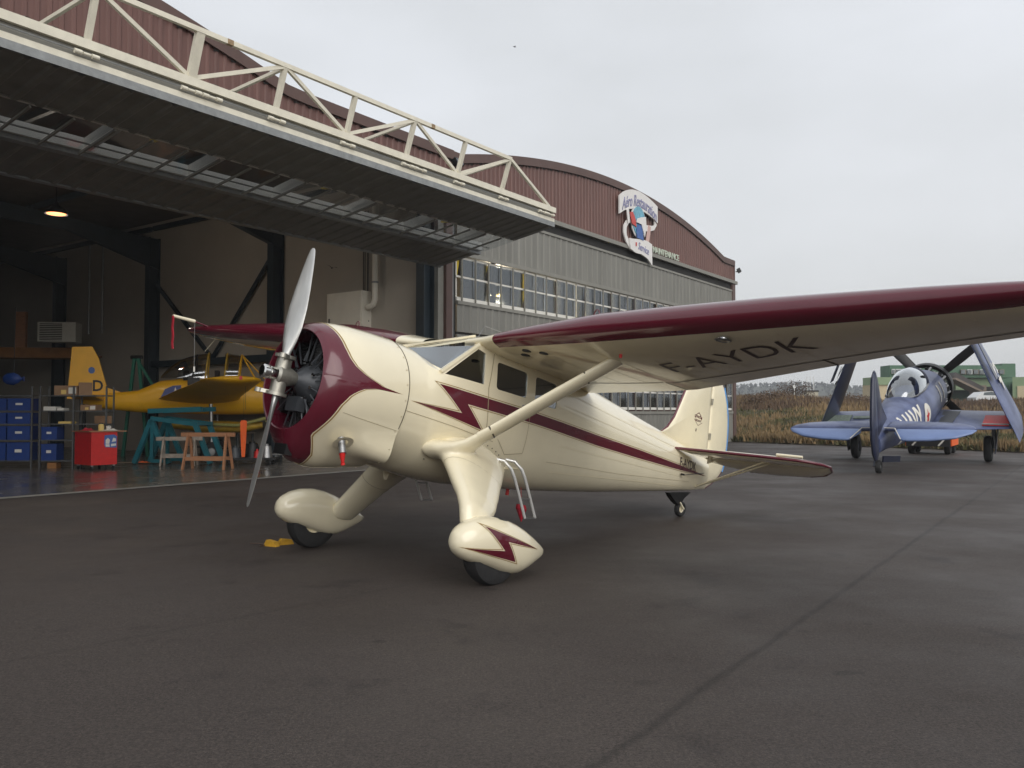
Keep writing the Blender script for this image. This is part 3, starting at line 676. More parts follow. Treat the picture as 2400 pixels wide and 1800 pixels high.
# gold line at the colour edge
gl = MB(); V = []
for th in ths: xb = xbound(th); V += [cp(xb - .008, th, .0025), cp(xb - .022, th, .0025)]
n = len(ths); gl.add(V, [(2*i, 2*((i+1) % n), 2*((i+1) % n)+1, 2*i+1) for i in range(n)]); gl.build('pinstripe', 'gold', AP)
sr = MB(); sr.revolve([(.712, .650), (.712, .6585), (.704, .6585), (.704, .64)], Matrix.Translation((0, 0, CZ)), 64); sr.build('cowl_seam', 'dark_line', AP, 40)
b = MB(); b.revolve([(1.1, .02), (1.1, .50)], Matrix.Translation((0, 0, CZ)), 40); b.build('firewall_baffle', 'engine_black', AP)
# chin intake
MB().box((1.50, -.10, CZ - .72), (1.58, .10, CZ - .62)).build('oil_intake', 'engine_black', AP, 40)
# engine
E = MB(); TM = Matrix.Translation((0, 0, CZ)); E.revolve([(1.60, .0), (1.60, .05), (1.565, .075), (1.52, .13), (1.47, .155), (1.43, .20), (1.36, .22), (1.2, .22)], TM, 18); E.build('crankcase', 'engine_grey', AP, 30)
cylm = MB()
for k in range(9): cylm.cyl((0, 0, .23 + k * .025), (0, 0, .242 + k * .025), .085, n=14)
cylm.cyl((0, 0, .2), (0, 0, .45), .070, n=14); cylm.box((-.07, -.075, .44), (.07, .075, .50)); cylm = cylm.mesh('cylinder'); cylm.materials.append(MATS['engine_black'])
rod = MB(); rod.cyl((.12, -.03, .20), (.095, -.055, .49), .009, n=6); rod.cyl((.12, .03, .20), (.095, .055, .49), .009, n=6); rod = rod.mesh('pushrod'); rod.materials.append(MATS['engine_grey'])
for k in range(9):
    a = 2 * PI * k / 9
    share('cylinder', cylm, AP, (1.36, 0, CZ), (a, 0, 0)); share('pushrods', rod, AP, (1.36, 0, CZ), (a, 0, 0))
    a2 = a + PI / 9; ca, sa = math.cos(a2), math.sin(a2)
    MB().tube([(1.50, .20 * ca, CZ + .20 * sa), (1.47, .30 * ca, CZ + .30 * sa), (1.42, .42 * ca, CZ + .42 * sa)], .008, 6).build('ignition_lead', 'engine_grey', AP)
    MB().cyl((1.49, .185 * ca, CZ + .185 * sa), (1.515, .185 * ca, CZ + .185 * sa), .016, n=8).build('stud', 'chrome', AP)
MB().box((1.46, -.09, CZ - .30), (1.56, .09, CZ - .16)).build('sump', 'engine_grey', AP)
# propeller
HX = 1.735
pr = MB()
for sgn in (1, -1):
    rings = []
    for r, ch, tk, tw, sw in ((.12, .07, .07, 36, 0), (.22, .085, .06, 34, 0), (.34, .150, .042, 29, 0), (.48, .20, .032, 24, 0), (.66, .21, .026, 20, 0), (.85, .185, .021, 17, 0), (1.04, .14, .016, 14, 0), (1.17, .10, .012, 12, 0), (1.235, .065, .009, 11, 0), (1.255, .03, .005, 11, 0)):
        tw = R(tw); ring = []
        for k in range(14):
            a = 2 * PI * k / 14; c, t = ch / 2 * math.cos(a), tk / 2 * math.sin(a)
            ring.append(Vector((c * math.sin(tw) + t * math.cos(tw), -c * math.cos(tw) + t * math.sin(tw), r)))
        rings.append(ring)
    b = MB(); b.loft(rings); MM_ = Matrix.Translation((HX, 0, CZ)) @ Matrix.Rotation(R(-3.5) + (0 if sgn > 0 else PI), 4, 'X')
    b.v = [tuple(MM_ @ Vector(v)) for v in b.v]; b.build('propeller_blade', 'blade', AP, 50)
    h = MB(); h.cyl(MM_ @ Vector((0, 0, .02)), MM_ @ Vector((0, 0, .19)), .075, .070, 18); h.cyl(MM_ @ Vector((0, 0, .165)), MM_ @ Vector((0, 0, .195)), .098, n=18); h.build('blade_clamp', 'hub_metal', AP, 40)
    h = MB(); h.bar(MM_ @ Vector((.0, .06, .175)), MM_ @ Vector((.10, .13, .175)), .05, .035); h.cyl(MM_ @ Vector((.11, .14, .155)), MM_ @ Vector((.11, .14, .195)), .038, n=12); h.build('counterweight', 'hub_metal', AP, 40)
h = MB(); h.revolve([(1.58, .06), (1.64, .085), (1.69, .095), (1.78, .095), (1.80, .07)], TM, 20); h.build('propeller_hub', 'hub_metal', AP, 35)
h = MB(); h.revolve([(1.79, .04), (1.795, .062), (1.86, .062), (1.865, .05), (1.875, .05), (1.88, .064), (1.93, .064), (1.94, .05), (1.94, 0)], TM, 20); h.build('pitch_cylinder', 'chrome', AP, 35)
# exhaust with red plug
ex = Vector((1.23, .50, 1.06)); MB().cyl(ex + Vector((.0, -.06, .08)), ex + Vector((0, .01, -.06)), .036, n=16).build('exhaust_pipe', 'steel', AP, 40)
b = MB(); b.cyl(ex + Vector((0, .0, -.05)), ex + Vector((-.02, .01, -.14)), .032, .014, 14); b.cyl(ex + Vector((-.02, .01, -.14)), ex + Vector((-.03, .01, -.16)), .018, .021, 14); b.build('exhaust_plug', 'red', AP, 40)
MB().revolve([(.002, .10), (.004, .075), (.0, .05)], Matrix.Translation(ex + Vector((0, -.02, .04))) @ Matrix.Rotation(R(-55), 4, 'X') @ Matrix.Rotation(PI/2, 4, 'Z'), 24).build('exhaust_collar', 'cream', AP, 40)

# ---------- wings
WY = [.35, .62, .80, 1.05, 1.35, 1.7, 2.1, 2.6, 3.2, 3.8, 4.4, 5.0, 5.5, 5.95, 6.25, 6.43, 6.55, 6.60]
def wing_at(y):
    le = interp(y, [0, .6, .9, 5.9, 6.2, 6.38, 6.49, 6.56, 6.61], [-.16, -.15, -.10, -.10, -.12, -.17, -.25, -.36, -.52])
    te = interp(y, [0, .6, 2.0, 3.65, 4.5, 5.5, 6.0, 6.3, 6.5, 6.61], [-2.38, -2.33, -2.13, -1.60, -1.28, -.99, -.88, -.80, -.70, -.54])
    zl = interp(y, [0, .6, 1.3, 2.1, 3.7, 5.6, 6.61], [2.44, 2.47, 2.52, 2.58, 2.655, 2.73, 2.77]); zt = interp(y, [0, .6, 2.0, 3.65, 5.5, 6.61], [2.39, 2.40, 2.42, 2.55, 2.66, 2.76])
    t = interp(y, [0, .6, 1.0, 1.35, 2.1, 3.0, 3.8, 5.0, 5.7, 6.3, 6.61], [.20, .235, .30, .36, .43, .40, .36, .27, .20, .11, .02]); return le, te, zl, zt, t
def foil(s, t): return 5 * t * (.2969 * math.sqrt(s) - .126 * s - .3516 * s*s + .2843 * s**3 - .1036 * s**4)
def wp(y, s, side, sg, off=0.):
    le, te, zl, zt, t = wing_at(y); c = le - te; cam = .035 * c * 4 * s * (1 - s) * .6
    h = foil(s, t); z = lerp(zl, zt, s) + cam + (h * 1.12 + off if side > 0 else -h * .88 - off); return Vector((lerp(le, te, s), sg * y, z))
WBVH = {}; STUB = {}
for sg, nm in ((1, 'port'), (-1, 'starboard')):
    sk, le1, le2 = [], [], []
    for y in WY:
        le, te, *_ = wing_at(y); c = le - te; st, sb = min(.5, .26 / c), min(.4, .125 / c)
        if y > 6.3: st, sb = .5, .4
        up = [wp(y, lerp(st, 1, (k / 12) ** 1.2), 1, sg) for k in range(12, -1, -1)]; dn = [wp(y, lerp(sb, 1, (k / 12) ** 1.2), -1, sg) for k in range(13)]
        sk.append((up, dn))
        nose = [wp(y, st * (1 - k / 8) ** 2, 1, sg) for k in range(9)] + [wp(y, sb * (k / 6) ** 2, -1, sg) for k in range(1, 7)]
        le1.append(nose)
    w = MB(); up = [a for a, _ in sk]; dn = [d for _, d in sk]; w.loft(up, closed=False); w.loft(dn, closed=False)
    wg = w.build('wing', 'cream', AP, 30)
    _bm = bmesh.new(); _bm.from_mesh(wg.data); WBVH[sg] = bvhtree.BVHTree.FromBMesh(_bm); _bm.free()
    w = MB(); w.loft(le1[2:], closed=False); w.build('leading_edge', 'maroon', AP, 40)
    w = MB(); w.loft(le1[:3], closed=False); w.build('root_fairing', 'cream', AP, 40)
    def under(x, y, off=.004, sg=sg):
        h, nn, _, _ = WBVH[sg].ray_cast(Vector((x, sg * y, 1.5)), Vector((0, 0, 1)))
        return (h + Vector((0, 0, -off))) if h else Vector((x, sg * y, 2.4))
    # hinge gaps of flap and aileron, and cover panels seen from below
    fl = lambda a, y: under(a, y)
    for y0, y1, s0 in ((.75, 1.95, .76), (2.05, 5.6, .78)):
        P = []
        for k in range(13): y = lerp(y0, y1, k / 12); le, te, *_ = wing_at(y); P.append((lerp(le, te, s0), y))
        line2(P, fl, .022, 'hinge_gap', 'dark_line', AP)
    for y in (1.98, 3.9): le, te, *_ = wing_at(y); line2([(lerp(le, te, .76), y), (lerp(le, te, .985), y)], fl, .02, 'hinge_gap', 'dark_line', AP)
    for j in range(14):
        y = 1.0 + j * .36; le, te, *_ = wing_at(y); line2([(lerp(le, te, .14), y), (lerp(le, te, .74), y)], lambda a, c: under(a, c, .0030), .018, 'rib_tape', 'cream', AP, .12)
    b = MB()
    for x, y in ((-.33, 1.12), (-.45, 1.0), (-.40, 1.30)):
        p = under(x, y); b.cyl(p + Vector((0, 0, .01)), p - Vector((0, 0, .002)), .05, n=14)
    b.build('drain_hole', 'engine_black', AP)
    p = under(-.33, 3.38, .0); MB().revolve([(-.012, .075), (-.018, .06), (-.006, .05)], Matrix.Translation(p) @ Matrix.Rotation(-PI/2, 4, 'Y'), 20).build('landing_light_ring', 'steel', AP, 40)
    MB().cyl(p + Vector((0, 0, .004)), p - Vector((0, 0, .006)), .055, n=18).build('landing_light', 'windscreen', AP)
    # tie-down ring on top
    p = wp(1.95, .12, 1, sg); MB().tube([p + Vector((0, sg * .035 * math.cos(a), .065 * math.sin(a) - .01)) for a in [PI * k / 8 for k in range(9)]], .007, 6).build('lifting_ring', 'maroon', AP, 60)
    # strut
    path = [((.06, .50, 1.24), .56, .22), ((.05, .66, 1.25), .48, .18), ((.03, .80, 1.28), .36, .135), ((.0, .90, 1.335), .27, .10), ((-.04, .99, 1.42), .215, .082), ((-.10, 1.08, 1.505), .20, .078), ((-.40, 1.54, 1.95), .20, .078), ((-.68, 1.98, 2.36), .20, .078), ((-.74, 2.08, 2.46), .22, .09)]
    rings = []
    for i, (c, ch, tk) in enumerate(path):
        c = Vector((c[0], sg * c[1], c[2])); a = Vector(path[max(0, i-1)][0]); d = Vector(path[min(len(path)-1, i+1)][0]); d = (d - a).normalized(); d.y *= sg
        ex_ = (X - d * X.dot(d)).normalized(); ey_ = d.cross(ex_)
        rings.append([c + ex_ * (ch / 2 * math.cos(2*PI*k/18)) + ey_ * (tk / 2 * math.sin(2*PI*k/18) * (1 - .25 * (-math.cos(2*PI*k/18)))) for k in range(18)])
    b = MB(); b.loft(rings[4:]); b.build('wing_strut', 'cream', AP, 50); STUB[sg] = rings[:6]
    for a, d in (((-.085, 1.065, 1.49), (-.094, 1.075, 1.50)), ((-.55, 1.775, 2.175), (-.558, 1.785, 2.185))):
        a, d = Vector((a[0], sg*a[1], a[2])), Vector((d[0], sg*d[1], d[2])); dr = (d - a).normalized(); ex_ = (X - dr * X.dot(dr)).normalized(); ey_ = dr.cross(ex_)
        MB().loft([[c + ex_ * .103 * math.cos(2*PI*k/18) + ey_ * .041 * math.sin(2*PI*k/18) for k in range(18)] for c in (a, d)]).build('strut_band', 'dark_line', AP, 50)
    b = MB(); p = Vector((-.50, sg * 2.20, 2.415)); b.cyl(p, p + Vector((0, 0, -.045)), .018, .014, 12); b.build('position_light', 'red', AP, 40)
t = text_mesh('F-AYDK', 1., 0, 0, -.004); bm = bmesh.new(); bm.from_mesh(t); bmesh.ops.triangulate(bm, faces=bm.faces); bmesh.ops.subdivide_edges(bm, edges=bm.edges, cuts=3, use_grid_fill=True); bm.to_mesh(t); bm.free()
wd_ = max(v.co.x for v in t.vertices)
for v in t.vertices:
    u = v.co.x / wd_; y = lerp(2.36, 4.06, u); xl = lerp(-1.20, -.72, u); h, *_ = WBVH[1].ray_cast(Vector((xl + v.co.y * .50, y, 1.5)), Vector((0, 0, 1))); v.co = (h - Vector((0, 0, .004))) if h else Vector((xl, y, 2.45))
put('registration', t, 'black_letter', AP)
# pitot tube, cover, ribbon and weight line at the far wing tip
b = MB(); b.cyl((-.297, -5.6, 2.775), (.12, -5.6, 2.80), .013, n=8); b.build('pitot_mast', 'maroon', AP)
pt0, pt1 = Vector((.09, -5.6, 2.80)), Vector((.44, -5.6, 2.787)); MB().cyl(pt0, pt1, .030, .024, 12).build('pitot_cover', 'cream', AP, 40)
dwn = AMAT.to_3x3().inverted() @ Vector((0, 0, -1)); sidev = Vector((0, 1, 0))
b = MB(); V = []
for k in range(13):
    q = pt1 + dwn * (k * .042 + .0) + sidev * (.012 * math.sin(k * 1.1)); V += [q - sidev * .028 + X * .01, q + sidev * .028 + X * .01, q + sidev * .028 - X * .002, q - sidev * .028 - X * .002]
b.loft([V[4*i:4*i+4] for i in range(13)]); b.build('pitot_ribbon', 'red_cloth', AP)
b = MB(); b.cyl(pt0, pt0 + dwn * .74, .003, n=5); b.build('weight_line', 'galv', AP); b = MB(); b.cyl(pt0 + dwn * .70, pt0 + dwn * .78, .014, n=8); b.build('line_weight', 'white_paint', AP)
# wire aerial over the roof
MB().tube([(-.55, .12, 2.63), (-.62, .12, 2.78), (-1.15, .30, 2.74)], .004, 5).build('roof_aerial', 'steel', AP)

# ---------- undercarriage
def wheel(r, w, rim_m, hubr):
    """tyre and rim about the local y axis, centre at the origin"""
    t = MB(); pr_ = [(-w/2 * .55, hubr), (-w/2 * .9, hubr + .02), (-w/2, r * .80), (-w/2 * .82, r * .94), (-w/2 * .35, r), (w/2 * .35, r), (w/2 * .82, r * .94), (w/2, r * .80), (w/2 * .9, hubr + .02), (w/2 * .55, hubr)]
    t.revolve(pr_, Matrix.Rotation(PI/2, 4, 'Z'), 40); m = MB(); m.revolve([(-w*.3, 0), (-w*.3, hubr * .45), (-w*.22, hubr*.5), (-w*.2, hubr*.8), (-w*.3, hubr * 1.02), (w*.3, hubr*1.02), (w*.2, hubr*.8), (w*.22, hubr*.5), (w*.3, hubr*.45), (w*.3, 0)], Matrix.Rotation(PI/2, 4, 'Z'), 28); return t, m
SP = [(.615, .440, .375, .02), (.60, .475, .33, .07), (.555, .53, .285, .115), (.47, .590, .245, .155), (.35, .640, .222, .182), (.20, .665, .200, .195), (.04, .660, .168, .198), (-.10, .635, .155, .19), (-.22, .603, .168, .172), (-.35, .555, .225, .138), (-.47, .505, .295, .095), (-.56, .465, .345, .055), (-.625, .435, .385, .015)]
for sg, dx, dz in ((1, .0, .01), (-1, -.10, -.045)):
    yc = sg * 1.535; rr = []
    for x, zt_, zb_, hw in SP:
        ring = []; zc = (zt_ + zb_) / 2; hz = (zt_ - zb_) / 2
        for k in range(28):
            a = 2*PI*k/28; e = 2/2.3; ca, sa = math.cos(a), math.sin(a); ring.append(Vector((x + dx, yc + hw * abs(ca)**e * (1 if ca > 0 else -1), zc + dz + hz * abs(sa)**e * (1 if sa > 0 else -1))))
        rr.append(ring)
    b = MB(); b.loft(rr); sp = b.build('wheel_spat', 'cream', AP, 60)
    _bm = bmesh.new(); _bm.from_mesh(sp.data); sbv = bvhtree.BVHTree.FromBMesh(_bm); _bm.free()
    SB = [(.405, .575), (.139, .382), (.580, .352), (-.066, .285), (.090, .458), (-.40, .432)]; SB = [(x + dx, z + dz) for x, z in SB]
    def sproj(off, sg=sg, sbv=sbv, yc=yc):
        def f(x, z):
            h, nn, _, _ = sbv.ray_cast(Vector((x, sg * 3, z)), Vector((0, -sg, 0)))
            if h is None: return Vector((x, yc + sg * .05, z))
            nn = nn if nn.y * sg > 0 else -nn; return h + nn * off
        return f
    decal(inset(SB, .005), sproj(.003), 'lightning_bolt', 'maroon', AP, .04); outline(inset(SB, -.010), sproj(.003), .0065, 'pinstripe', 'gold', AP, .03)
    # leg fairing, blended with the strut root and the fuselage side
    path = [((-.355, .50, 1.31), .95, .30), ((-.225, .70, 1.20), .83, .275), ((-.13, .85, 1.10), .74, .25), ((-.03, 1.0, .995), .645, .225), ((.07, 1.15, .885), .555, .205), ((.17, 1.30, .775), .46, .185), ((.25, 1.40, .67), .40, .18), ((.29, 1.46, .52), .35, .17)]
    if sg < 0: path = [((-.52, .50, 1.26), .78, .28), ((-.46, .70, 1.10), .64, .26), ((-.42, .86, .965), .54, .24), ((-.385, 1.05, .79), .47, .215), ((-.335, 1.25, .58), .42, .195), ((-.30, 1.41, .41), .38, .17)]
    rings = []
    for i, (c, ch, tk) in enumerate(path):
        tt = i / (len(path) - 1); c = Vector((c[0] + (dx * tt if sg > 0 else 0), sg * c[1], c[2] + dz * tt)); a = Vector(path[max(0, i-1)][0]); d = Vector(path[min(len(path)-1, i+1)][0]); d = (d - a).normalized(); d.y *= sg
        ex_ = (X - d * X.dot(d)).normalized(); ey_ = d.cross(ex_)
        rings.append([c + ex_ * (ch / 2 * math.cos(2*PI*k/24)) + ey_ * (tk / 2 * math.sin(2*PI*k/24) * (1 + .25 * math.cos(2*PI*k/24))) for k in range(24)])
    MB().loft([[p.lerp(q, f_) for p, q in zip(rings[2], rings[3])] for f_ in (.60, .625)], cap0=False, cap1=False).build('fairing_seam', 'seam', AP, 60)
    b = MB(); b.loft(rings); b.loft(STUB[sg])
    me = b.mesh('undercarriage_leg'); fixn(me); tmp = bpy.data.objects.new('tmp', me); COL.objects.link(tmp)
    rmd = tmp.modifiers.new('r', 'REMESH'); rmd.mode = 'VOXEL'; rmd.voxel_size = .017; sm_ = tmp.modifiers.new('s', 'SMOOTH'); sm_.iterations = 16; sm_.factor = .6
    bpy.context.view_layer.update(); me = bpy.data.meshes.new_from_object(tmp.evaluated_get(bpy.context.evaluated_depsgraph_get())); bpy.data.objects.remove(tmp)
    put('undercarriage_leg', me, 'cream', AP, 80)
    if sg < 0: MB().bar((.16, -1.385, .40), (.10, -1.38, .37), .02, .03).build('access_slot', 'dark_gap', AP)
    wr = .315; wc = Vector((.10 + dx, yc, .3)); zw = (AMAT @ wc).z; wc.z += (wr * .985 - zw) / AMAT[2][2]
    t, m = wheel(wr, .20, 'cream', .13)
    tr_ = t.build('tyre', 'tyre', AP, 35); tr_.location = wc; rm = m.build('rim', 'cream', AP, 35); rm.location = wc
    # boarding step
    pts = [Vector(p) for p in ((-.56, sg * .72, 1.275), (-.62, sg * .80, 1.27), (-.70, sg * .845, 1.20), (-.76, sg * .855, 1.12), (-.88, sg * .86, .94), (-1.03, sg * .86, .715))]
    for o_ in (Vector((0, 0, 0)), Vector((-.165, 0, .02))):
        MB().tube([p + o_ for p in pts], .017, 8).build('step_rail', 'polished', AP, 50); q = pts[2] + o_; MB().cyl(q, q + Vector((.05, -sg * .25, .0)), .012, n=8).build('step_bracket', 'cream', AP)
    for f_ in (.52, .995):
        q = pts[3].lerp(pts[5], f_); MB().bar(q, q + Vector((-.165, 0, .02)), .03, .014).build('step_tread', 'steel', AP)
# tail wheel
twp = AMAT.inverted() @ gnd(1576, 1209); t, m = wheel(.115, .085, 'cream', .055); wc = Vector((twp.x, 0.0, twp.z)); zw = (AMAT @ wc).z; wc.z += (.115 - zw) / AMAT[2][2]
o_ = t.build('tail_tyre', 'tyre', AP, 35); o_.location = wc; o_ = m.build('tail_rim', 'cream', AP, 35); o_.location = wc
b = MB(); b.prism([(-5.62, 1.56), (-5.05, 1.47), (-5.12, 1.42), (-5.24, 1.36), (-5.34, 1.33), (-5.40, 1.36), (-5.46, 1.44)], .09, Matrix.Translation((0, .045, 0)) @ Matrix.Rotation(PI/2, 4, 'X')); b.build('tail_boot', 'engine_black', AP)
for s in (-1, 1): MB().bar(wc + Vector((0, s * .055, 0)), Vector((-5.36, s * .03, 1.37)), .018, .05, Y).build('tail_fork', 'cream', AP)
# ---------- tail
def thick_poly(P, tf, axis, nm, m, par, sm=35):
    """closed outline P [(u, v, halfthick)] to a lens shaped panel; axis 'y' = vertical fin, 'z' = tailplane"""
    b = MB(); n = len(P); f = (lambda u, v, t: Vector((u, t, v))) if axis == 'y' else (lambda u, v, t: Vector((u, v, t)))
    cx = sum(p[0] for p in P) / n; cv = sum(p[1] for p in P) / n; rings = []
    for sc, tt in ((1, -.0001), (.985, -.35), (.93, -.75), (.80, -1), (.0, -1)): rings.append([f(lerp(cx, p[0], sc), lerp(cv, p[1], sc), tt * tf) for p in P])
    b.loft(rings, cap0=False, cap1=False); rings = [[f(lerp(cx, p[0], sc), lerp(cv, p[1], sc), tt * tf) for p in P] for sc, tt in ((1, .0001), (.985, .35), (.93, .75), (.80, 1), (.0, 1))]; b.loft(rings, cap0=False, cap1=False)
    return b.build(nm, m, par, sm)
def smooth_closed(P, k=4):
    n = len(P); out = []
    for i in range(n):
        p0, p1, p2, p3 = (Vector(P[(i + j) % n]) for j in (-1, 0, 1, 2))
        for q in range(k): t = q / k; out.append(tuple(.5 * (2*p1 + (p2 - p0)*t + (2*p0 - 5*p1 + 4*p2 - p3)*t*t + (3*p1 - p0 - 3*p2 + p3)*t**3)))
    return out
FIN = [(-4.60, 2.30), (-4.78, 2.42), (-4.92, 2.60), (-5.02, 2.82), (-5.13, 3.08), (-5.28, 3.34), (-5.52, 3.52), (-5.80, 3.56), (-5.86, 3.2), (-5.92, 2.8), (-5.98, 2.35), (-5.99, 2.15), (-5.5, 2.15), (-5.0, 2.22)]
thick_poly(FIN, .045, 'y', 'fin', 'cream', AP)
RUD = [(-5.87, 3.54), (-6.08, 3.49), (-6.24, 3.36), (-6.38, 3.15), (-6.48, 2.90), (-6.535, 2.65), (-6.56, 2.42), (-6.555, 2.15), (-6.52, 2.02), (-6.42, 1.90), (-6.22, 1.76), (-6.07, 1.68), (-6.03, 1.9), (-6.00, 2.2), (-5.94, 2.7), (-5.90, 3.1)]
thick_poly(RUD, .035, 'y', 'rudder', 'cream', AP)
# maroon edging along fin and rudder, blue protective sleeve on the rudder edge
fe = [Vector((x, 0, z)) for x, z in FIN[:8]]; MB().tube([fe[0].lerp(fe[1], .3)] + fe[1:], [.012] + [.018] * 6 + [.012], 8).build('fin_edge', 'maroon', AP, 60)
re_ = [Vector((x, 0, z)) for x, z in RUD[:12]]; MB().tube(re_, .012, 8).build('rudder_edge', 'maroon', AP, 60)
bl = [Vector((x - .012, 0, z)) for x, z in RUD[2:9]]; MB().tube(bl, .022, 8).build('rudder_sleeve', 'blue_pad', AP, 60)
for z0 in (3.05, 2.50): xh = interp(z0, [2.35, 3.2], [-5.98, -5.87]); MB().box((xh - .012, -.05, z0 - .05), (xh + .012, .05, z0 + .05)).build('rudder_hinge', 'hub_metal', AP)
for sg in (1, -1):
    ST = [(-4.93, .10), (-4.98, .8), (-5.06, 1.5), (-5.14, 1.9), (-5.22, 2.05), (-5.38, 2.16), (-5.58, 2.19), (-5.58, 1.9), (-5.58, 1.0), (-5.58, .10)]
    o_ = thick_poly([(x, sg * y) for x, y in ST], .035, 'z', 'tailplane', 'cream', AP); o_.location = (0, 0, 2.135)
    EL = [(-5.60, .16), (-5.60, 1.2), (-5.60, 2.19), (-5.76, 2.15), (-5.93, 2.0), (-6.03, 1.75), (-6.08, 1.2), (-6.08, .75), (-5.95, .45), (-5.80, .18)]
    o_ = thick_poly([(x, sg * y) for x, y in EL], .026, 'z', 'elevator', 'cream', AP); o_.location = (-5.59, 0, 2.135); o_.data.transform(Matrix.Translation((5.59, 0, 0))); o_.rotation_euler = (0, R(-13), 0)
    e_ = [Vector((x, sg * y, 2.135)) for x, y in ST[:7]] + [Vector((x, sg * y, 2.135 + (x + 5.59) * .23)) for x, y in EL[3:8]]; MB().tube(e_, [.022] * 6 + [.02] + [.014] * 5, 8).build('tailplane_edge', 'maroon', AP, 60)
    MB().tube([(-5.11, sg * 1.62, 2.185), (-5.15, sg * 1.98, 2.185)], [.022, .020], 8).build('balance_horn', 'cream', AP, 50)
    for x in (-5.37, -5.54): MB().tube([(-5.70, sg * .05, 1.655), (x, sg * 1.33, 2.105)], .014, 8).build('tail_brace', 'cream', AP, 60)
    MB().prism([(-5.56, 2.02), (-5.78, 2.10), (-5.56, 2.11)], .02, Matrix.Translation((0, sg * .30 + .01, 0)) @ Matrix.Rotation(PI/2, 4, 'X')).build('elevator_horn', 'cream', AP)
    MB().tube([(-5.10, sg * .21, 1.765), (-5.85, sg * .09, 1.90)], .005, 5).build('control_cable', 'engine_black', AP); MB().box((-5.10, sg * .205 - .012, 1.755), (-5.03, sg * .205 + .012, 1.78)).build('cable_guide', 'engine_black', AP)
# fin emblem (small maroon device) and placard
pf = lambda s: (lambda x, z: Vector((x, s * .048, z)))
for s in (1, -1):
    line2([(-5.44, 2.70), (-5.47, 2.76), (-5.53, 2.80), (-5.60, 2.76), (-5.63, 2.70)], pf(s), .012, 'fin_emblem', 'maroon', AP); line2([(-5.42, 2.68), (-5.55, 2.60), (-5.66, 2.66)], pf(s), .006, 'fin_emblem', 'maroon', AP)
    t = text_mesh('STINSON', .055, 0, 0, .001, 'CENTER'); t.transform(Matrix.Translation((-5.53, s * .0485, 2.715)) @ Matrix.Rotation(PI if s > 0 else 0, 4, 'Z') @ Matrix.Rotation(PI/2, 4, 'X')); put('fin_emblem', t, 'maroon', AP)
    t = text_mesh('RELIANT', .045, 0, 0, .001, 'CENTER'); t.transform(Matrix.Translation((-5.54, s * .0485, 2.66)) @ Matrix.Rotation(PI if s > 0 else 0, 4, 'Z') @ Matrix.Rotation(PI/2, 4, 'X')); put('fin_emblem', t, 'maroon', AP)
    MB().box((-5.52, s * .049 - .002, 2.50), (-5.50, s * .049 + .002, 2.545)).build('fin_placard', 'black_letter', AP); MB().box((-5.07, s * .176, 1.83), (-5.03, s * .185, 1.87)).build('placard', 'black_letter', AP)
# belly aerial, fuel drain
MB().prism([(.10, .96), (.0, .96), (.03, .86), (.06, .86)], .02, Matrix.Translation((0, -.28, 0)) @ Matrix.Rotation(PI/2, 4, 'X')).build('belly_mast', 'cream', AP)
MB().cyl((-1.6, .0, 1.02), (-1.6, .0, .95), .022, n=10).build('belly_beacon', 'red', AP)

fp = Vector((-1.50, .30, 1.06)); b = MB(); b.cyl(fp, fp + dwn * .24, .003, n=5); b.build('flag_cord', 'red', AP)
b = MB(); q = fp + dwn * .20; b.loft([[q + Vector((.06 * math.cos(a), .06 * math.sin(a), 0)) * r_ + dwn * d_ for a in [2*PI*k/8 + .4 * d_ for k in range(8)]] for r_, d_ in ((.9, 0), (1.1, .05), (.6, .12), (.1, .2))]); b.build('red_flag', 'red_cloth', AP, 30)
# ================================================================== emblem and lettering on the closed hangar
mat('sign_white', (.78, .76, .74), .45, var=.06, vscale=4)
mat('sign_blue', (.06, .14, .40), .45, var=.15, vscale=6)
mat('sign_sky', (.16, .42, .55), .45, var=.3, vscale=5)
mat('sign_ink', (.26, .26, .42), .5)
mat('sign_red', (.55, .07, .06), .45)
mat('sign_pink', (.60, .40, .36), .5)
mat('letter_green', (.50, .56, .46), .5)
def hroot(name, p): return empty(name, hm @ Vector(p), (0, 0, HANG))
sg_ = tag(hroot('emblem_sign', (25.3, 0, 8.6)), 'cut-out emblem with globe and two white ribbon banners on the brown gable', 'sign')
def hplate(poly, y0, t, nm, m, par=sg_):
    MB().prism([(x - 25.3, z - 8.6) for x, z in poly], t, Matrix.Translation((0, y0, 0)) @ Matrix.Rotation(PI/2, 4, 'X')).build(nm, m, par)
def band(top, bot, n=14):
    f = lambda P, t: (np.interp(t, np.linspace(0, 1, len(P)), [p[0] for p in P]), np.interp(t, np.linspace(0, 1, len(P)), [p[1] for p in P]))
    return [f(top, i / n) for i in range(n + 1)] + [f(bot, 1 - i / n) for i in range(n + 1)]
TOP = band([(23.55, 10.50), (24.0, 10.78), (24.6, 10.98), (25.3, 11.04), (26.0, 10.98), (26.6, 10.86), (27.1, 10.72)], [(23.55, 9.75), (24.0, 9.98), (24.6, 10.16), (25.3, 10.24), (26.0, 10.22), (26.6, 10.12), (27.1, 9.98)])
hplate(TOP, -.16, .06, 'upper_banner', 'sign_white')
hplate(band([(26.9, 10.05), (27.08, 9.9), (26.8, 9.62), (26.2, 9.45), (25.6, 9.42)], [(26.85, 10.0), (26.85, 9.85), (26.6, 9.78), (26.1, 9.72), (25.6, 9.66)]), -.14, .05, 'ribbon', 'sign_white')
hplate(band([(24.6, 9.72), (24.25, 9.62), (23.98, 9.35), (23.95, 9.0), (24.2, 8.65), (24.6, 8.38)], [(24.6, 9.58), (24.4, 9.5), (24.22, 9.3), (24.2, 9.02), (24.4, 8.78), (24.8, 8.62)]), -.14, .05, 'ribbon', 'sign_white')
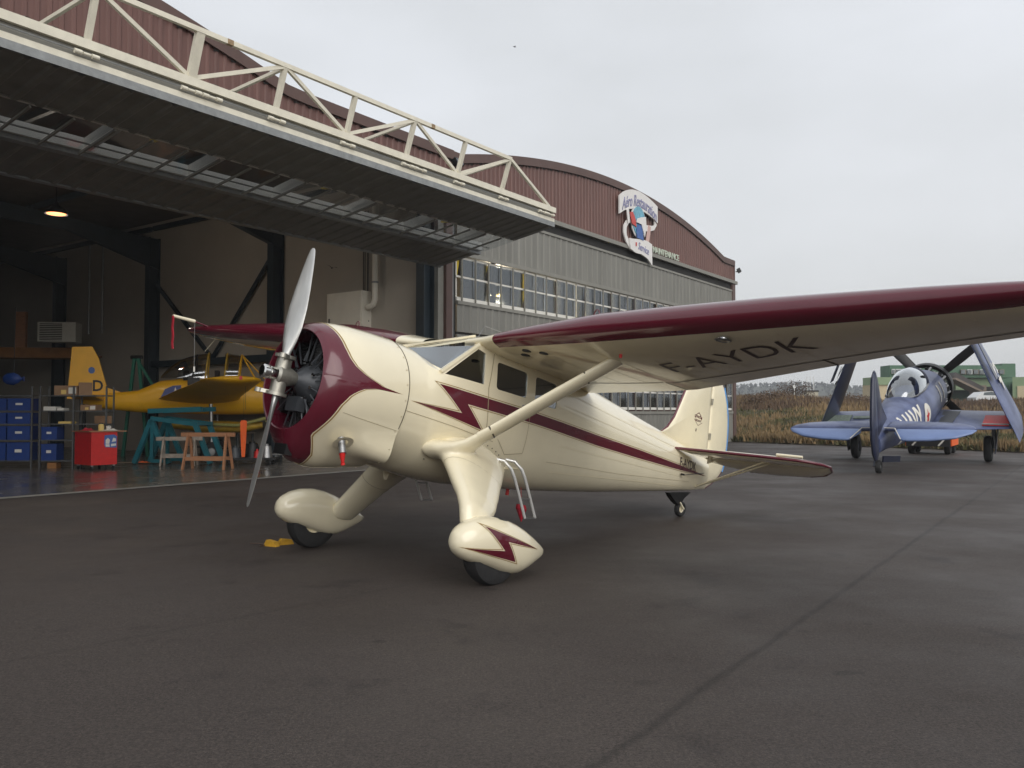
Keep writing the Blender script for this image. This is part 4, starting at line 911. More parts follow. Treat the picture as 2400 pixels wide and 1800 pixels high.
hplate(band([(24.35, 8.86), (24.8, 8.90), (25.4, 8.98), (26.0, 9.0), (26.45, 8.92)], [(24.45, 8.42), (24.9, 8.32), (25.4, 8.34), (26.0, 8.24), (26.45, 7.98)]), -.20, .06, 'lower_banner', 'sign_white')
GC = (25.25, 9.72)
disc = lambda r, k=1., n=28: [(GC[0] + r * math.cos(2*PI*i/n), GC[1] + r * k * math.sin(2*PI*i/n)) for i in range(n)]
hplate(disc(.66, 1.1), -.17, .04, 'globe_rim', 'sign_white'); hplate(disc(.58, 1.1), -.215, .03, 'globe', 'sign_sky')
hplate([(25.0, 8.98), (24.95, 9.35), (25.15, 9.6), (25.45, 9.55), (25.55, 9.2), (25.6, 8.95)], -.25, .03, 'globe_sea', 'sign_blue')
hplate([(25.3, 9.9), (25.75, 10.0), (25.8, 9.55), (25.65, 9.1), (25.5, 9.35), (25.35, 9.6), (24.9, 9.62), (24.95, 9.78)], -.285, .03, 'globe_land', 'sign_white')
hplate([(24.35, 9.95), (24.55, 9.5), (24.95, 9.42), (24.85, 9.75), (24.62, 10.02)], -.25, .03, 'red_wing', 'sign_red')
hplate([(24.12, 10.0), (24.3, 10.15), (24.4, 9.6), (24.25, 9.45)], -.22, .03, 'wing_tip', 'sign_white')
hplate([(25.95, 8.95), (26.25, 8.95), (26.4, 9.4), (26.45, 9.7), (26.2, 9.75), (26.1, 9.4)], -.17, .03, 'pink_figure', 'sign_pink')
def hsign_text(t, x0, x1, z, size, m, par, curve=None, y=-.235, sh=.25, nm='lettering'):
    me = text_mesh(t, 1., .008, sh, .004); w = max(v.co.x for v in me.vertices)
    for v in me.vertices:
        u = v.co.x / w; x = lerp(x0, x1, u); v.co = Vector((x - 25.3, y - v.co.z, z + (curve(u) if curve else 0) + v.co.y * size - 8.6))
    put(nm, me, m, par)
hsign_text('Aéro Restauration', 23.75, 26.95, 9.93, .70, 'sign_ink', sg_, lambda u: .40 * (1 - (2 * u - 1) ** 2) + .06 * u)
hsign_text('Service', 25.1, 26.1, 8.50, .46, 'sign_ink', sg_, lambda u: .02 - .12 * u, -.27)
hplate([(24.86, 8.60), (24.96, 8.62), (24.96, 8.78), (24.86, 8.76)], -.275, .01, 'flag_mark', 'sign_red')
ms = tag(hroot('letter_sign', (26.7, 0, 8.6)), 'pale cut-out letters reading MAINTENANCE along the hangar fascia', 'sign')
x = 26.72
for ch in 'MAINTENANCE':
    me = text_mesh(ch, .40, .02, 0, .005); w = max(v.co.x for v in me.vertices) - min(v.co.x for v in me.vertices)
    me.transform(Matrix.Translation((x - 26.7, -.14, .035)) @ Matrix.Rotation(PI/2, 4, 'X')); put('letter_' + ch.lower(), me, 'letter_green', ms); x += w * .95 + .035

# ================================================================== inside the open hangar
mat('cabinet_white', (.80, .76, .66), .5, var=.06, vscale=2)
mat('ac_white', (.55, .55, .50), .5, var=.08)
mat('brick_orange', (.30, .13, .035), .7, var=.25, vscale=3)
mat('wood', (.42, .20, .10), .6, var=.2, vscale=4, stretch=(1, 1, 8))
mat('wood_grey', (.34, .29, .24), .7, var=.3, vscale=7)
mat('teal', (.015, .145, .185), .45, var=.15, vscale=5)
mat('bin_blue', (.006, .038, .20), .45, var=.15, vscale=8)
mat('carton', (.30, .18, .10), .8, var=.15, vscale=5)
mat('paper_white', (.72, .70, .64), .7, var=.05)
mat('paper_yellow', (.75, .55, .18), .7)
mat('shelf_steel', (.12, .125, .13), .45, .5, var=.2)
mat('yellow_paint', (.78, .42, .012), .42, coat=.08, var=.08, vscale=2)
mat('yellow_dull', (.50, .32, .03), .5, var=.3, vscale=5)
mat('zinc_green', (.34, .33, .10), .6, var=.3, vscale=8)
mat('star_blue', (.02, .04, .20), .4)
# hanging lamp
lp = depth(132, 502, 24.)
L_ = tag(empty('hanging_lamp', lp), 'lit round orange ceiling lamp hanging high inside the open hangar', 'lamp')
b = MB(); b.revolve([(.0, .30), (.06, .29), (.16, .20), (.26, .08), (.34, .06)], Matrix.Rotation(-PI/2, 4, 'Y'), 24); b.build('lamp_shade', 'engine_grey', L_, 40)
MB().cyl((0, 0, .004), (0, 0, .02), .25, n=24).build('lamp_lens', 'lamp_glow_orange', L_); MB().cyl((0, 0, .3), (0, 0, 2.0), .012, n=6).build('lamp_rod', 'engine_black', L_)
ld = bpy.data.lights.new('lamp_light', 'POINT'); ld.energy = 110; ld.color = (1, .86, .70); ld.shadow_soft_size = .25; lo = bpy.data.objects.new('lamp_light', ld); COL.objects.link(lo); lo.parent = L_; lo.location = (0, 0, -.55)
def hthing(name, p, label, cat, group=None, rz=0): return tag(empty(name, hm @ Vector(p), (0, 0, HANG + rz)), label, cat, group)
# switch cabinet and pipes on the side wall (local x runs towards the wall)
c = hthing('switch_cabinet', (12.36, 3.62, 3.6), 'large pale switch cabinet mounted high on the inner side wall', 'cabinet')
b = MB(); b.box((-.42, -.80, .0), (0, .82, 1.88)); b.build('body', 'cabinet_white', c); MB().box((-.44, -.76, .05), (-.423, .78, 1.84)).build('door', 'cabinet_white', c); MB().box((-.46, .65, .9), (-.44, .70, 1.05)).build('handle', 'engine_black', c)
c = hthing('flue_pipe', (12.15, 2.45, 4.3), 'white vertical flue pipe on the wall beside the switch cabinet', 'pipe')
MB().tube([(0, 0, 3.9), (0, 0, .9), (-.02, .05, .72), (-.03, .18, .66), (-.03, .30, .66)], .10, 12).build('pipe', 'cabinet_white', c, 50)
for z in (1.4, 2.6): MB().cyl((0, 0, z), (0, 0, z + .05), .115, n=12).build('pipe_collar', 'galv', c)
b = MB()
for k, (y, z0) in enumerate(((.42, .2), (.55, .0), (.62, .35))): b.tube([(.1, y, 3.8), (.1, y, z0 + .6), (.06, y + .05, z0 + .3), (.1, y - .05, z0)], .018, 6)
b.build('conduit', 'engine_black', c)
for y in (18.9, 20.0):
    c = hthing('conduit_pipe', (12.25, y, 5.0), 'thin grey pipe running up the dark inner wall, ' + ('nearer the door' if y < 19.5 else 'nearer the back'), 'pipe'); MB().cyl((0, 0, 0), (0, 0, 3.9), .05, n=8).build('pipe', 'galv', c)
# air conditioner, mezzanine
ac = depth(137, 802, 34); e = tag(empty('air_conditioner', ac, (0, 0, R(8))), 'white air conditioner unit with slatted grille up in the dark hangar corner', 'air conditioner')
MB().box((-.70, -.25, 0), (.72, .45, .78)).build('body', 'ac_white', e); MB().box((-.62, -.262, .06), (.22, -.252, .72)).build('grille_recess', 'engine_black', e)
for k in range(9): MB().box((-.62, -.285, .09 + k * .07), (.22, -.265, .12 + k * .07)).build('slat', 'ac_white', e)
mz = depth(60, 838, 35); e = tag(empty('mezzanine', (mz.x, mz.y, 0), (0, 0, R(6))), 'timber mezzanine platform with orange-brown edge beam at the back of the hangar', 'mezzanine')
MB().box((-6, 0, mz.z), (2.4, .3, mz.z + .42)).build('edge_beam', 'brick_orange', e); MB().box((-6, .3, mz.z + .1), (2.4, 3, mz.z + .2)).build('deck', 'brick_orange', e)
for x in (-3.4, -.25): MB().box((x - .2, .05, mz.z + .42), (x + .2, .25, mz.z + 1.9)).build('upright', 'wood', e)
for x in (-5.5, 2.2): MB().box((x - .1, .1, 0), (x + .1, .3, mz.z)).build('post', 'navy_steel', e)
# red tool trolley
tr = gnd(213, 1103); tr = tr + Vector((.36 * math.cos(R(52)), .36 * math.sin(R(52)), 0)); t = tag(empty('tool_trolley', (tr.x, tr.y, 0), (0, 0, R(52))), 'bright red tool trolley on castors with clutter on top', 'trolley')
b = MB(); b.box((-.36, 0, .14), (.36, .95, 1.04)); b.build('cabinet', 'red', t); MB().box((-.44, -.05, 1.045), (.62, .98, 1.07)).build('tray_top', 'wood', t)
for x in (-.3, .3):
    for y in (.08, .86):
        o = MB().cyl((x - .02, y, .055), (x + .02, y, .055), .055, n=12).build('castor', 'tyre', t, 40); MB().box((x - .03, y - .03, .10), (x + .03, y + .03, .14)).build('castor_plate', 'galv', o)
b = MB(); b.prism([(.02, .62), (.34, .60), (.345, .92), (.26, .97), (.0, .95), (-.01, .7)], .006, Matrix.Translation((0, -.001, 0)) @ Matrix.Rotation(PI/2, 4, 'X')); o = b.build('sticker', 'sign_blue', t)
for poly in ([(.03, .72), (.13, .71), (.15, .82), (.09, .88), (.03, .82)], [(.03, .64), (.14, .63), (.14, .70), (.03, .71)], [(.18, .64), (.32, .66), (.32, .72), (.18, .71)], [(.20, .76), (.32, .78), (.31, .86), (.24, .88)]): MB().prism(poly, .003, Matrix.Translation((0, -.0075, 0)) @ Matrix.Rotation(PI/2, 4, 'X')).build('sticker_print', 'paper_white', o)
tm = Matrix.Translation((tr.x, tr.y, 0)) @ Matrix.Rotation(R(52), 4, 'Z')
e = tag(empty('jar', tm @ Vector((.05, .30, 1.07))), 'cream jar with dark lid, taller of the two on the red trolley', 'jar'); MB().revolve([(0, .0), (0, .075), (.16, .075), (.19, .05), (.19, 0)], Matrix.Rotation(-PI/2, 4, 'Y'), 16).build('jar_body', 'paper_yellow', e, 40); MB().cyl((0, 0, .19), (0, 0, .225), .055, n=16).build('lid', 'engine_black', e)
e = tag(empty('jar', tm @ Vector((.28, .34, 1.07))), 'white low jar beside the cream jar on the red trolley', 'jar'); MB().revolve([(0, .0), (0, .07), (.12, .07), (.13, .055), (.13, 0)], Matrix.Rotation(-PI/2, 4, 'Y'), 16).build('jar_body', 'paper_white', e, 40); MB().cyl((0, 0, .13), (0, 0, .15), .06, n=16).build('lid', 'galv', e)
def rag(name, c, sx, sy, h, m, label, seed):
    rr = np.random.default_rng(seed); n = 14; b = MB(); V = []
    for i in range(n + 1):
        for j in range(n + 1):
            u, v = i / n * 2 - 1, j / n * 2 - 1; k = max(0, 1 - (u*u + v*v)); V.append((u * sx, v * sy, .006 + h * k * (.5 + .5 * math.sin(5*u + seed) * math.cos(4*v + seed)) + rr.uniform(0, .006)))
    b.add(V, [(i*(n+1)+j, (i+1)*(n+1)+j, (i+1)*(n+1)+j+1, i*(n+1)+j+1) for i in range(n) for j in range(n)])
    o = b.build(name, m, None, 60); o.location = c; tag(o, label, 'cloth'); so = o.modifiers.new('t', 'SOLIDIFY'); so.thickness = .006; return o
rag('cleaning_rag', tm @ Vector((.22, .10, 1.072)), .22, .12, .07, 'paper_white', 'crumpled pale rag hanging over the front edge of the trolley top', 3)
rag('cleaning_rag', tm @ Vector((-.26, .45, 1.072)), .14, .2, .10, 'red_cloth', 'crumpled dark red rag at the back left of the trolley top', 5)
# shelving with bins and cartons
def shelf_unit(px, w, label):
    p = gnd(px, 1099); e = tag(empty('shelving_unit', (p.x, p.y, 0), (0, 0, R(3))), label, 'shelf', 'grey steel shelving units')
    for x in (0, w):
        for y in (0, .5): MB().box((x - .02, y - .02, 0), (x + .02, y + .02, 2.32)).build('upright', 'shelf_steel', e)
    for z in (.22, .80, 1.25, 1.62, 2.05): MB().box((0, 0, z - .015), (w, .5, z + .015)).build('shelf', 'shelf_steel', e)
    return p
pA = shelf_unit(-46, 1.38, 'grey steel shelving unit full of blue bins at the left edge')
pB = shelf_unit(92, .92, 'grey steel shelving unit holding cartons, in the middle of the three')
pC = shelf_unit(170, .90, 'grey steel shelving unit behind the red tool trolley')
def bin_(x, y, z, w, d, h, label):
    e = tag(empty('storage_bin', (x, y, z), (0, 0, R(3))), label, 'bin', 'blue storage bins'); b = MB(); t = .02
    b.box((0, 0, 0), (w, d, t)); b.box((0, 0, t), (w, t, h)); b.box((0, d - t, t), (w, d, h)); b.box((0, t, t), (t, d - t, h)); b.box((w - t, t, t), (w, d - t, h)); b.build('tub', 'bin_blue', e)
    MB().box((-.015, -.015, h - .03), (w + .015, .0, h)).build('rim', 'bin_blue', e); MB().box((w * .35, -.012, h * .45), (w * .65, -.001, h * .62)).build('label_holder', 'paper_white', e)
rowz = (.235, .815, 1.265, 1.635); names = ('bottom', 'second lowest', 'second highest', 'highest')
for r_, z in enumerate(rowz):
    for k in range(2): bin_(pA.x + .04 + k * .68, pA.y + .02, z, .62, .46, (.50, .38, .31, .34)[r_], 'blue plastic bin on the %s shelf at left, %s one of its pair' % (names[r_], ('left', 'right')[k]))
bin_(pB.x + .03, pB.y + .02, .235, .42, .44, .46, 'blue plastic bin low down on the middle shelving unit')
bin_(pB.x + .03, pB.y + .02, .815, .42, .44, .36, 'blue plastic bin second shelf up on the middle shelving unit')
def carton(p, s, m, label, rz=0., tape=True):
    e = tag(empty('carton', p, (0, 0, rz)), label, 'carton', 'cartons on the shelving'); b = MB(); b.box((0, 0, 0), s); b.build('box', m, e)
    if tape: MB().box((s[0] * .62, -.004, s[2] * .15), (s[0] * .95, -.001, s[2] * .8)).build('paper_label', 'paper_white', e); MB().box((s[0] * .3, -.004, s[2] * .12), (s[0] * .52, -.001, s[2] * .55)).build('note', 'paper_yellow', e)
carton((pB.x + .38, pB.y, 2.066), (.62, .4, .27), 'carton', 'brown carton with paper labels on top of the middle shelving unit', .1)
carton((pC.x + .12, pC.y + .04, 2.066), (.34, .34, .36), 'carton', 'brown carton tilted on top of the right shelving unit', .5, False)
carton((pB.x + .08, pB.y + .02, 1.636), (.34, .3, .11), 'paper_white', 'flat white box on the middle shelving unit', 0, False)
carton((pB.x + .46, pB.y + .02, 1.636), (.18, .3, .07), 'paper_white', 'small low white box beside the flat white box', 0, False)
carton((pC.x + .18, pC.y + .02, 1.636), (.44, .35, .16), 'carton', 'small brown carton with white label on the right shelving unit', 0)
carton((pC.x + .52, pC.y + .15, 1.266), (.32, .3, .22), 'carton', 'brown carton leaning low on the right shelving unit', -.4, False)
carton((pB.x + .5, pB.y + .02, 1.266), (.36, .3, .06), 'paper_yellow', 'flat yellow box on the middle shelving unit', 0, False)
carton((pB.x + .25, pB.y - .05, .012), (.24, .3, .16), 'brick_orange', 'small orange-brown box on the floor under the middle shelving', .1, False)
# sawhorses
def sawhorse(px, py, m, label, rz, w=1.42, h=.98):
    p = gnd(px, py); e = tag(empty('sawhorse', (p.x, p.y, 0), (0, 0, rz)), label, 'sawhorse', 'sawhorses in the hangar')
    MB().box((-w/2, -.05, h - .11), (w/2, .05, h)).build('top_beam', m, e)
    for x in (-w/2 + .22, w/2 - .22):
        for s in (-1, 1): MB().bar((x, s * .06, h - .05), (x + (.04 if x > 0 else -.04), s * .32, .0), .10, .045, X).build('leg', m, e)
    for s in (-1, 1): MB().bar((-w/2 + .2, s * .235, .30), (w/2 - .2, s * .235, .30), .035, .10).build('stretcher', m, e)
sawhorse(487, 1100, 'wood', 'light brown wooden sawhorse in front of the grey one', R(-4), 1.52, 1.02)
sawhorse(420, 1092, 'wood_grey', 'paint-stained grey sawhorse behind the light brown one', R(12), 1.3, .86)
# teal engine stand
p = gnd(400, 1090); e = tag(empty('engine_stand', (p.x, p.y, 0), (0, 0, R(-6))), 'teal painted steel engine stand under the yellow airplane', 'stand')
Q = lambda x, z, y=0.: (x, y, z)
for y in (0, .9):
    for a, c in ((Q(-.62, 1.35, y), Q(-.05, .05, y)), (Q(-.62, 1.35, y), Q(-1.15, .05, y)), (Q(.75, 1.25, y), Q(1.25, .05, y)), (Q(-.62, 1.4, y), Q(.85, 1.22, y))): MB().bar(a, c, .13, .13, Y).build('strut', 'teal', e)
    MB().bar(Q(-.72, 1.62, y), Q(.95, 1.68, y), .12, .14).build('top_rail', 'teal', e); MB().bar(Q(-.6, .12, y), Q(-.12, .12, y), .1, .1).build('foot_rail', 'teal', e); MB().bar(Q(-.6, .12, y), Q(-.58, 1.3, y), .1, .1, Y).build('post', 'teal', e)
for x, z in ((-.62, 1.4), (.8, 1.24)): MB().bar((x, 0, z), (x, .9, z), .1, .1).build('cross_rail', 'teal', e)
for x in (-.05, 1.25, -1.15):
    for y in (0, .9): MB().cyl((x - .03, y, .06), (x + .03, y, .06), .06, n=12).build('castor', 'tyre', e)
p = gnd(317, 1086); rag('floor_mat', (p.x, p.y, .012), .55, .30, .03, 'wood_grey', 'brown sack lying flat on the hangar floor', 9); p = gnd(335, 1088); rag('orange_cloth', (p.x, p.y, .05), .17, .10, .05, 'orange', 'orange cloth on the brown sack on the hangar floor', 11)
# floor trolley under the nose: low dolly with castors
p = gnd(690, 1082); e = tag(empty('floor_dolly', (p.x, p.y, 0), (0, 0, R(4))), 'low steel dolly with castors seen under the nose of the cream airplane', 'dolly')
MB().box((-.75, -.2, .22), (.95, .25, .27)).build('frame', 'steel', e); MB().box((-.2, -.15, .27), (.8, .2, .36)).build('plank', 'brick_orange', e)
for x in (-.55, .5):
    for y in (-.15, .2): o = MB().cyl((x - .025, y, .075), (x + .025, y, .075), .075, n=14).build('castor', 'tyre', e, 40); MB().box((x - .03, y - .03, .13), (x + .03, y + .03, .22)).build('castor_fork', 'galv', o)
# blue bag hanging
p = depth(32, 888, 26); e = tag(empty('hanging_bag', p), 'dark blue cloth bag hanging above the left shelving', 'bag'); b = MB(); b.loft([[Vector((x, r_ * .5 * math.cos(2*PI*k/12), r_ * math.sin(2*PI*k/12))) for k in range(12)] for x, r_ in ((-.30, .10), (-.2, .17), (.0, .19), (.15, .13), (.24, .04), (.32, .08))]); b.build('bag_body', 'bin_blue', e, 50); MB().cyl((0, 0, .15), (0, .05, 2.2), .01, n=6).build('cord', 'engine_black', e)

# more workshop clutter
p = depth(318, 1000, 30.5); e = tag(empty('hoist_frame', (p.x, p.y, 0)), 'green steel hoist frame standing behind the yellow canopy', 'hoist'); mat('hoist_green', (.02, .16, .11), .5)
for x in (-.28, .28): MB().bar((x * 1.6, 0, 0), (x * .25, 0, 3.55), .10, .10, Y).build('leg', 'hoist_green', e)
MB().bar((0, 0, 3.5), (.75, 0, 2.3), .08, .08, Y).build('jib', 'hoist_green', e); MB().cyl((-.2, 0, 3.55), (.2, 0, 3.55), .07, n=10).build('pulley', 'engine_black', e)
p = gnd(575, 1092); e = tag(empty('parts_cart', (p.x, p.y + .6, 0), (0, 0, R(5))), 'low black cart loaded with dark engine parts beside the sawhorses', 'cart'); MB().box((-.75, -.3, .16), (.75, .3, .22)).build('deck', 'engine_black', e)
for k, (x, y, r_, h_) in enumerate(((-.5, 0, .2, .3), (0, .05, .26, .42), (.45, -.05, .18, .35), (.2, -.2, .1, .2))): b = MB(); b.cyl((x, y, .22), (x, y, .22 + h_), r_, r_ * .7, 14); b.cyl((x, y, .22 + h_), (x, y, .28 + h_), r_ * .35, n=10); b.build('engine_part', ('engine_grey', 'engine_black', 'steel', 'red')[k], e, 40)
for x in (-.6, .6):
    for y in (-.22, .22): MB().cyl((x - .025, y, .075), (x + .025, y, .075), .075, n=12).build('castor', 'tyre', e, 40)
p = hm @ Vector((11.9, 9.6, 0)); e = tag(empty('workbench', p, (0, 0, HANG)), 'long steel workbench against the inner side wall', 'workbench'); MB().box((-.75, -1.6, .84), (0, 1.6, .9)).build('bench_top', 'wood_grey', e); MB().box((-.7, -1.55, .3), (0, 1.55, .34)).build('lower_shelf', 'shelf_steel', e)
for x in (-.7, -.05):
    for y in (-1.5, 1.5): MB().box((x - .03, y - .03, 0), (x + .03, y + .03, .84)).build('leg', 'shelf_steel', e)
# ================================================================== yellow airplane under repair in the hangar
yp0 = Vector((-10.55, 29.0, 0)); YA = R(15)
ya = tag(empty('yellow_airplane', yp0, (0, 0, YA)), 'yellow two-seat airplane under repair inside the open hangar', 'airplane'); ya.scale = (1, 1, 1.09)
# local x = nose (to the right), y = away from the camera, z up
def ring_e(x, hw, zt, zb, n=20, e=2.2): return [Vector((x, hw * abs(math.cos(a))**(2/e) * (1 if math.cos(a) > 0 else -1), (zt+zb)/2 + (zt-zb)/2 * abs(math.sin(a))**(2/e) * (1 if math.sin(a) > 0 else -1))) for a in [2*PI*k/n for k in range(n)]]
b = MB(); b.loft([ring_e(*r) for r in ((-3.75, .05, 1.98, 1.72), (-3.0, .2, 2.02, 1.55), (-2.0, .34, 2.12, 1.45), (-1.3, .43, 2.42, 1.42), (-.6, .48, 2.50, 1.40), (.6, .52, 2.52, 1.38), (1.6, .52, 2.50, 1.38), (2.1, .52, 2.42, 1.40))]); yf = b.build('fuselage', 'yellow_paint', ya, 50)
b = MB(); b.prism([(-3.95, 3.42), (-3.42, 3.44), (-3.22, 3.1), (-2.95, 2.2), (-2.4, 2.02), (-3.8, 1.85)], .10, Matrix.Translation((0, .05, 0)) @ Matrix.Rotation(PI/2, 4, 'X')); fn = b.build('fin', 'yellow_paint', ya)
MB().prism([(-4.02, 3.42), (-3.95, 3.42), (-3.8, 1.85), (-4.15, 1.85)], .07, Matrix.Translation((0, .035, 0)) @ Matrix.Rotation(PI/2, 4, 'X')).build('rudder', 'yellow_paint', ya)
t = text_mesh('D', .46, .004, 0, .01); t.transform(Matrix.Translation((-3.40, -.056, 2.10)) @ Matrix.Rotation(PI/2, 4, 'X')); put('fin_letter', t, 'engine_black', fn)
MB().revolve([(.0, 0), (.0, .10), (.01, .10)], Matrix.Translation((-3.42, -.052, 2.72)) @ Matrix.Rotation(PI/2, 4, 'Z'), 20).build('fin_badge', 'sign_blue', fn)
for s in (-1, 1): MB().add([Vector((x, s * y, z)) for x, y, z in ((-3.0, .1, 1.92), (-3.1, 1.5, 1.98), (-3.75, 1.5, 1.98), (-3.95, .1, 1.92), (-3.0, .1, 1.80), (-3.1, 1.5, 1.93), (-3.75, 1.5, 1.93), (-3.95, .1, 1.85))], [(0,1,2,3),(4,7,6,5),(0,4,5,1),(1,5,6,2),(2,6,7,3),(3,7,4,0)]).build('tailplane', 'yellow_paint', ya)
# wings: near wing points at the viewer with its rounded tip
for s in (-1, 1):
    rr = []
    for y, xl, xt, z, tk in ((.3, 1.25, -1.35, 1.86, .34), (1.2, 1.35, -1.0, 1.95, .32), (2.6, 1.65, -.45, 2.10, .30), (3.6, 1.86, .0, 2.20, .28), (4.4, 2.02, .30, 2.28, .26), (4.8, 2.06, .42, 2.32, .22), (5.0, 1.96, .62, 2.34, .14), (5.06, 1.75, .9, 2.35, .04)):
        rr.append([Vector((lerp((xl+xt)/2, xl if math.cos(a) > 0 else xt, abs(math.cos(a))), s * y, z + tk/2 * math.sin(a) * (1 - .45 * max(0, -math.cos(a))))) for a in [2*PI*k/22 for k in range(22)]])
    b = MB(); b.loft(rr); w = b.build('wing', 'yellow_paint', ya, 50)
    if s < 0: MB().cyl((1.5, -5.0, 2.36), (1.5, -5.07, 2.36), .05, n=12).build('tip_light', 'red', ya); MB().tube([(1.6, -4.3, 2.25), (1.6, -4.3, 1.52)], .006, 5).build('flag_cord', 'engine_black', ya)
MB().prism([(-.60, 2.10), (-1.25, 1.86), (-1.1, 2.15), (-.85, 2.26), (-.6, 2.28)], .012, Matrix.Translation((0, -.51, 0)) @ Matrix.Rotation(PI/2, 4, 'X')).build('insignia', 'star_blue', ya); MB().prism([(-.82, 2.05), (-.78, 2.22), (-.72, 2.07)], .012, Matrix.Translation((0, -.52, 0)) @ Matrix.Rotation(PI/2, 4, 'X')).build('insignia_star', 'paper_white', ya)
# canopy frames and glass
def hoop(x, h, w=.42, lean=0): return [Vector((x + lean * math.sin(a), w * math.cos(a), 2.50 + h * math.sin(a))) for a in [PI*k/14 for k in range(15)]]
for x, h, m, l_ in ((-.25, .74, 'engine_black', .10), (.15, .80, 'yellow_dull', .08), (.75, .80, 'yellow_dull', .08), (1.20, .76, 'yellow_paint', .10)): MB().tube(hoop(x, h, .44, l_), .028, 8).build('canopy_hoop', m, ya, 60)
for s in (-1, 1): MB().tube([(1.3, s * .05, 3.25), (1.75, s * .40, 2.50)], .026, 8).build('windscreen_bar', 'yellow_paint', ya, 60); MB().tube([(1.25, s * .43, 2.52), (1.8, s * .43, 2.50)], .024, 8).build('canopy_rail', 'yellow_paint', ya, 60)
MB().tube([(1.30, 0, 3.26), (2.05, 0, 2.52)], .022, 8).build('windscreen_bar', 'yellow_paint', ya, 60)
rr = [hoop(x, h, w) for x, h, w in ((-1.30, .05, .1), (-1.05, .34, .3), (-.7, .58, .4), (-.2, .74, .44), (.2, .8, .44))]; b = MB(); b.loft(rr, closed=False); b.build('canopy_glass', 'canopy_glass', ya, 60)
b = MB(); b.loft([hoop(.75, .8, .44), hoop(1.2, .76, .44)], closed=False); b.build('canopy_glass', 'canopy_glass', ya, 60)
for x in (-.45, .55): b = MB(); b.box((x - .12, -.25, 2.1), (x + .02, .25, 2.75)); b.build('seat', 'cabin_dark', ya)
MB().box((-.4, -.535, 2.06), (-.02, -.50, 2.52)).build('open_hatch', 'engine_black', ya); MB().box((.75, -.56, 2.10), (1.12, -.52, 2.52)).build('open_hatch', 'engine_black', ya)
# stripped engine bay
MB().box((2.1, -.42, 1.15), (2.2, .42, 2.35)).build('firewall', 'zinc_green', ya)
for a, c in (((2.2, -.38, 2.2), (2.9, -.1, 1.9)), ((2.2, -.38, 1.25), (2.9, -.1, 1.6)), ((2.2, .38, 2.2), (2.9, .1, 1.9)), ((2.2, .38, 1.25), (2.9, .1, 1.6))): MB().cyl(a, c, .03, n=8).build('engine_mount', 'steel', ya)
eb = MB(); eb.revolve([(2.75, 0), (2.75, .3), (3.1, .34), (3.25, .2), (3.3, 0)], Matrix.Translation((0, 0, 1.75)), 16); eo = eb.build('engine_core', 'engine_grey', ya, 40)
for k in range(9):
    a = 2*PI*k/9; MB().cyl((2.95, .28*math.cos(a), 1.75 + .28*math.sin(a)), (2.95, .60*math.cos(a), 1.75 + .60*math.sin(a)), .10, n=10).build('cylinder', 'steel' if k % 2 else 'engine_black', eo)
MB().cyl((2.4, -.35, 2.2), (2.65, -.35, 2.3), .16, n=16).build('oil_tank', 'paper_white', ya); MB().tube([(2.3, -.4, 2.0), (2.6, -.5, 1.6), (2.4, -.45, 1.2), (2.8, -.4, 1.0)], .03, 8).build('hose', 'engine_black', ya)
MB().tube([(2.5, -.45, 2.25), (2.9, -.55, 1.9), (2.7, -.5, 1.3)], .022, 8).build('hose', 'galv', ya); MB().tube([(2.25, -.5, 1.3), (1.2, -.62, 1.05), (-.5, -.5, 1.12)], .05, 8).build('pipe', 'zinc_green', ya)
# main gear legs and bare belly frame
for s in (-1, 1): MB().cyl((.4, s * 1.3, 1.7), (.45, s * 1.35, .3), .06, n=10).build('gear_leg', 'steel', ya); o = wheel(.28, .18, 'cream', .12); q = o[0].build('tyre', 'tyre', ya, 35); q.location = (.45, s * 1.45, .285); q = o[1].build('rim', 'galv', ya, 35); q.location = (.45, s * 1.45, .285)
b = MB(); b.loft([ring_e(*r) for r in ((-.9, .34, 1.28, .95), (.2, .42, 1.2, .8), (1.4, .36, 1.15, .82), (2.0, .2, 1.15, .95))]); b.build('belly_fairing', 'yellow_dull', ya, 50)
fl = tag(empty('warning_flag', depth(571, 985, 24.2)), 'bright orange warning streamer hanging under the yellow wing tip', 'flag')
b = MB(); b.loft([[Vector((w * c_, .008 * d_, z)) for c_, d_ in ((-1, -1), (1, -1), (1, 1), (-1, 1))] for w, z in ((.07, 0), (.095, -.06), (.085, -.35), (.065, -.75), (.045, -1.04))]); b.build('streamer', 'orange', fl); MB().cyl((0, 0, 0), (0, 0, .75), .004, n=5).build('cord', 'engine_black', fl)
# ================================================================== blue airplane with folded wings
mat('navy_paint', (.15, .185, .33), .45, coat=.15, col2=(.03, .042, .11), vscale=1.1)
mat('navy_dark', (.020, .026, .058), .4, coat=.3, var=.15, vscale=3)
mat('navy_light', (.15, .215, .41), .45, coat=.15, var=.1, vscale=2)
mat('wing_cavity', (.22, .27, .23), .6, var=.3, vscale=9)
NW = Vector((.546, .838, 0)).normalized(); NV = Vector((-NW.y, NW.x, 0)); nth = R(11)
NX = NW * math.cos(nth) + _Z * math.sin(nth); NZ = -NW * math.sin(nth) + _Z * math.cos(nth)
NMAT = Matrix.Translation((13.6, 28.5, 0)) @ Matrix((NX, NV, NZ)).transposed().to_4x4()
nv = bpy.data.objects.new('folding_wing_airplane', None); COL.objects.link(nv); nv.matrix_world = NMAT
tag(nv, 'dark blue folding-wing navy airplane seen from behind on the far apron', 'airplane')
def nring(x, hw, zt, zb, e=2.1, n=28): return ring_e(x, hw, zt, zb, n, e)
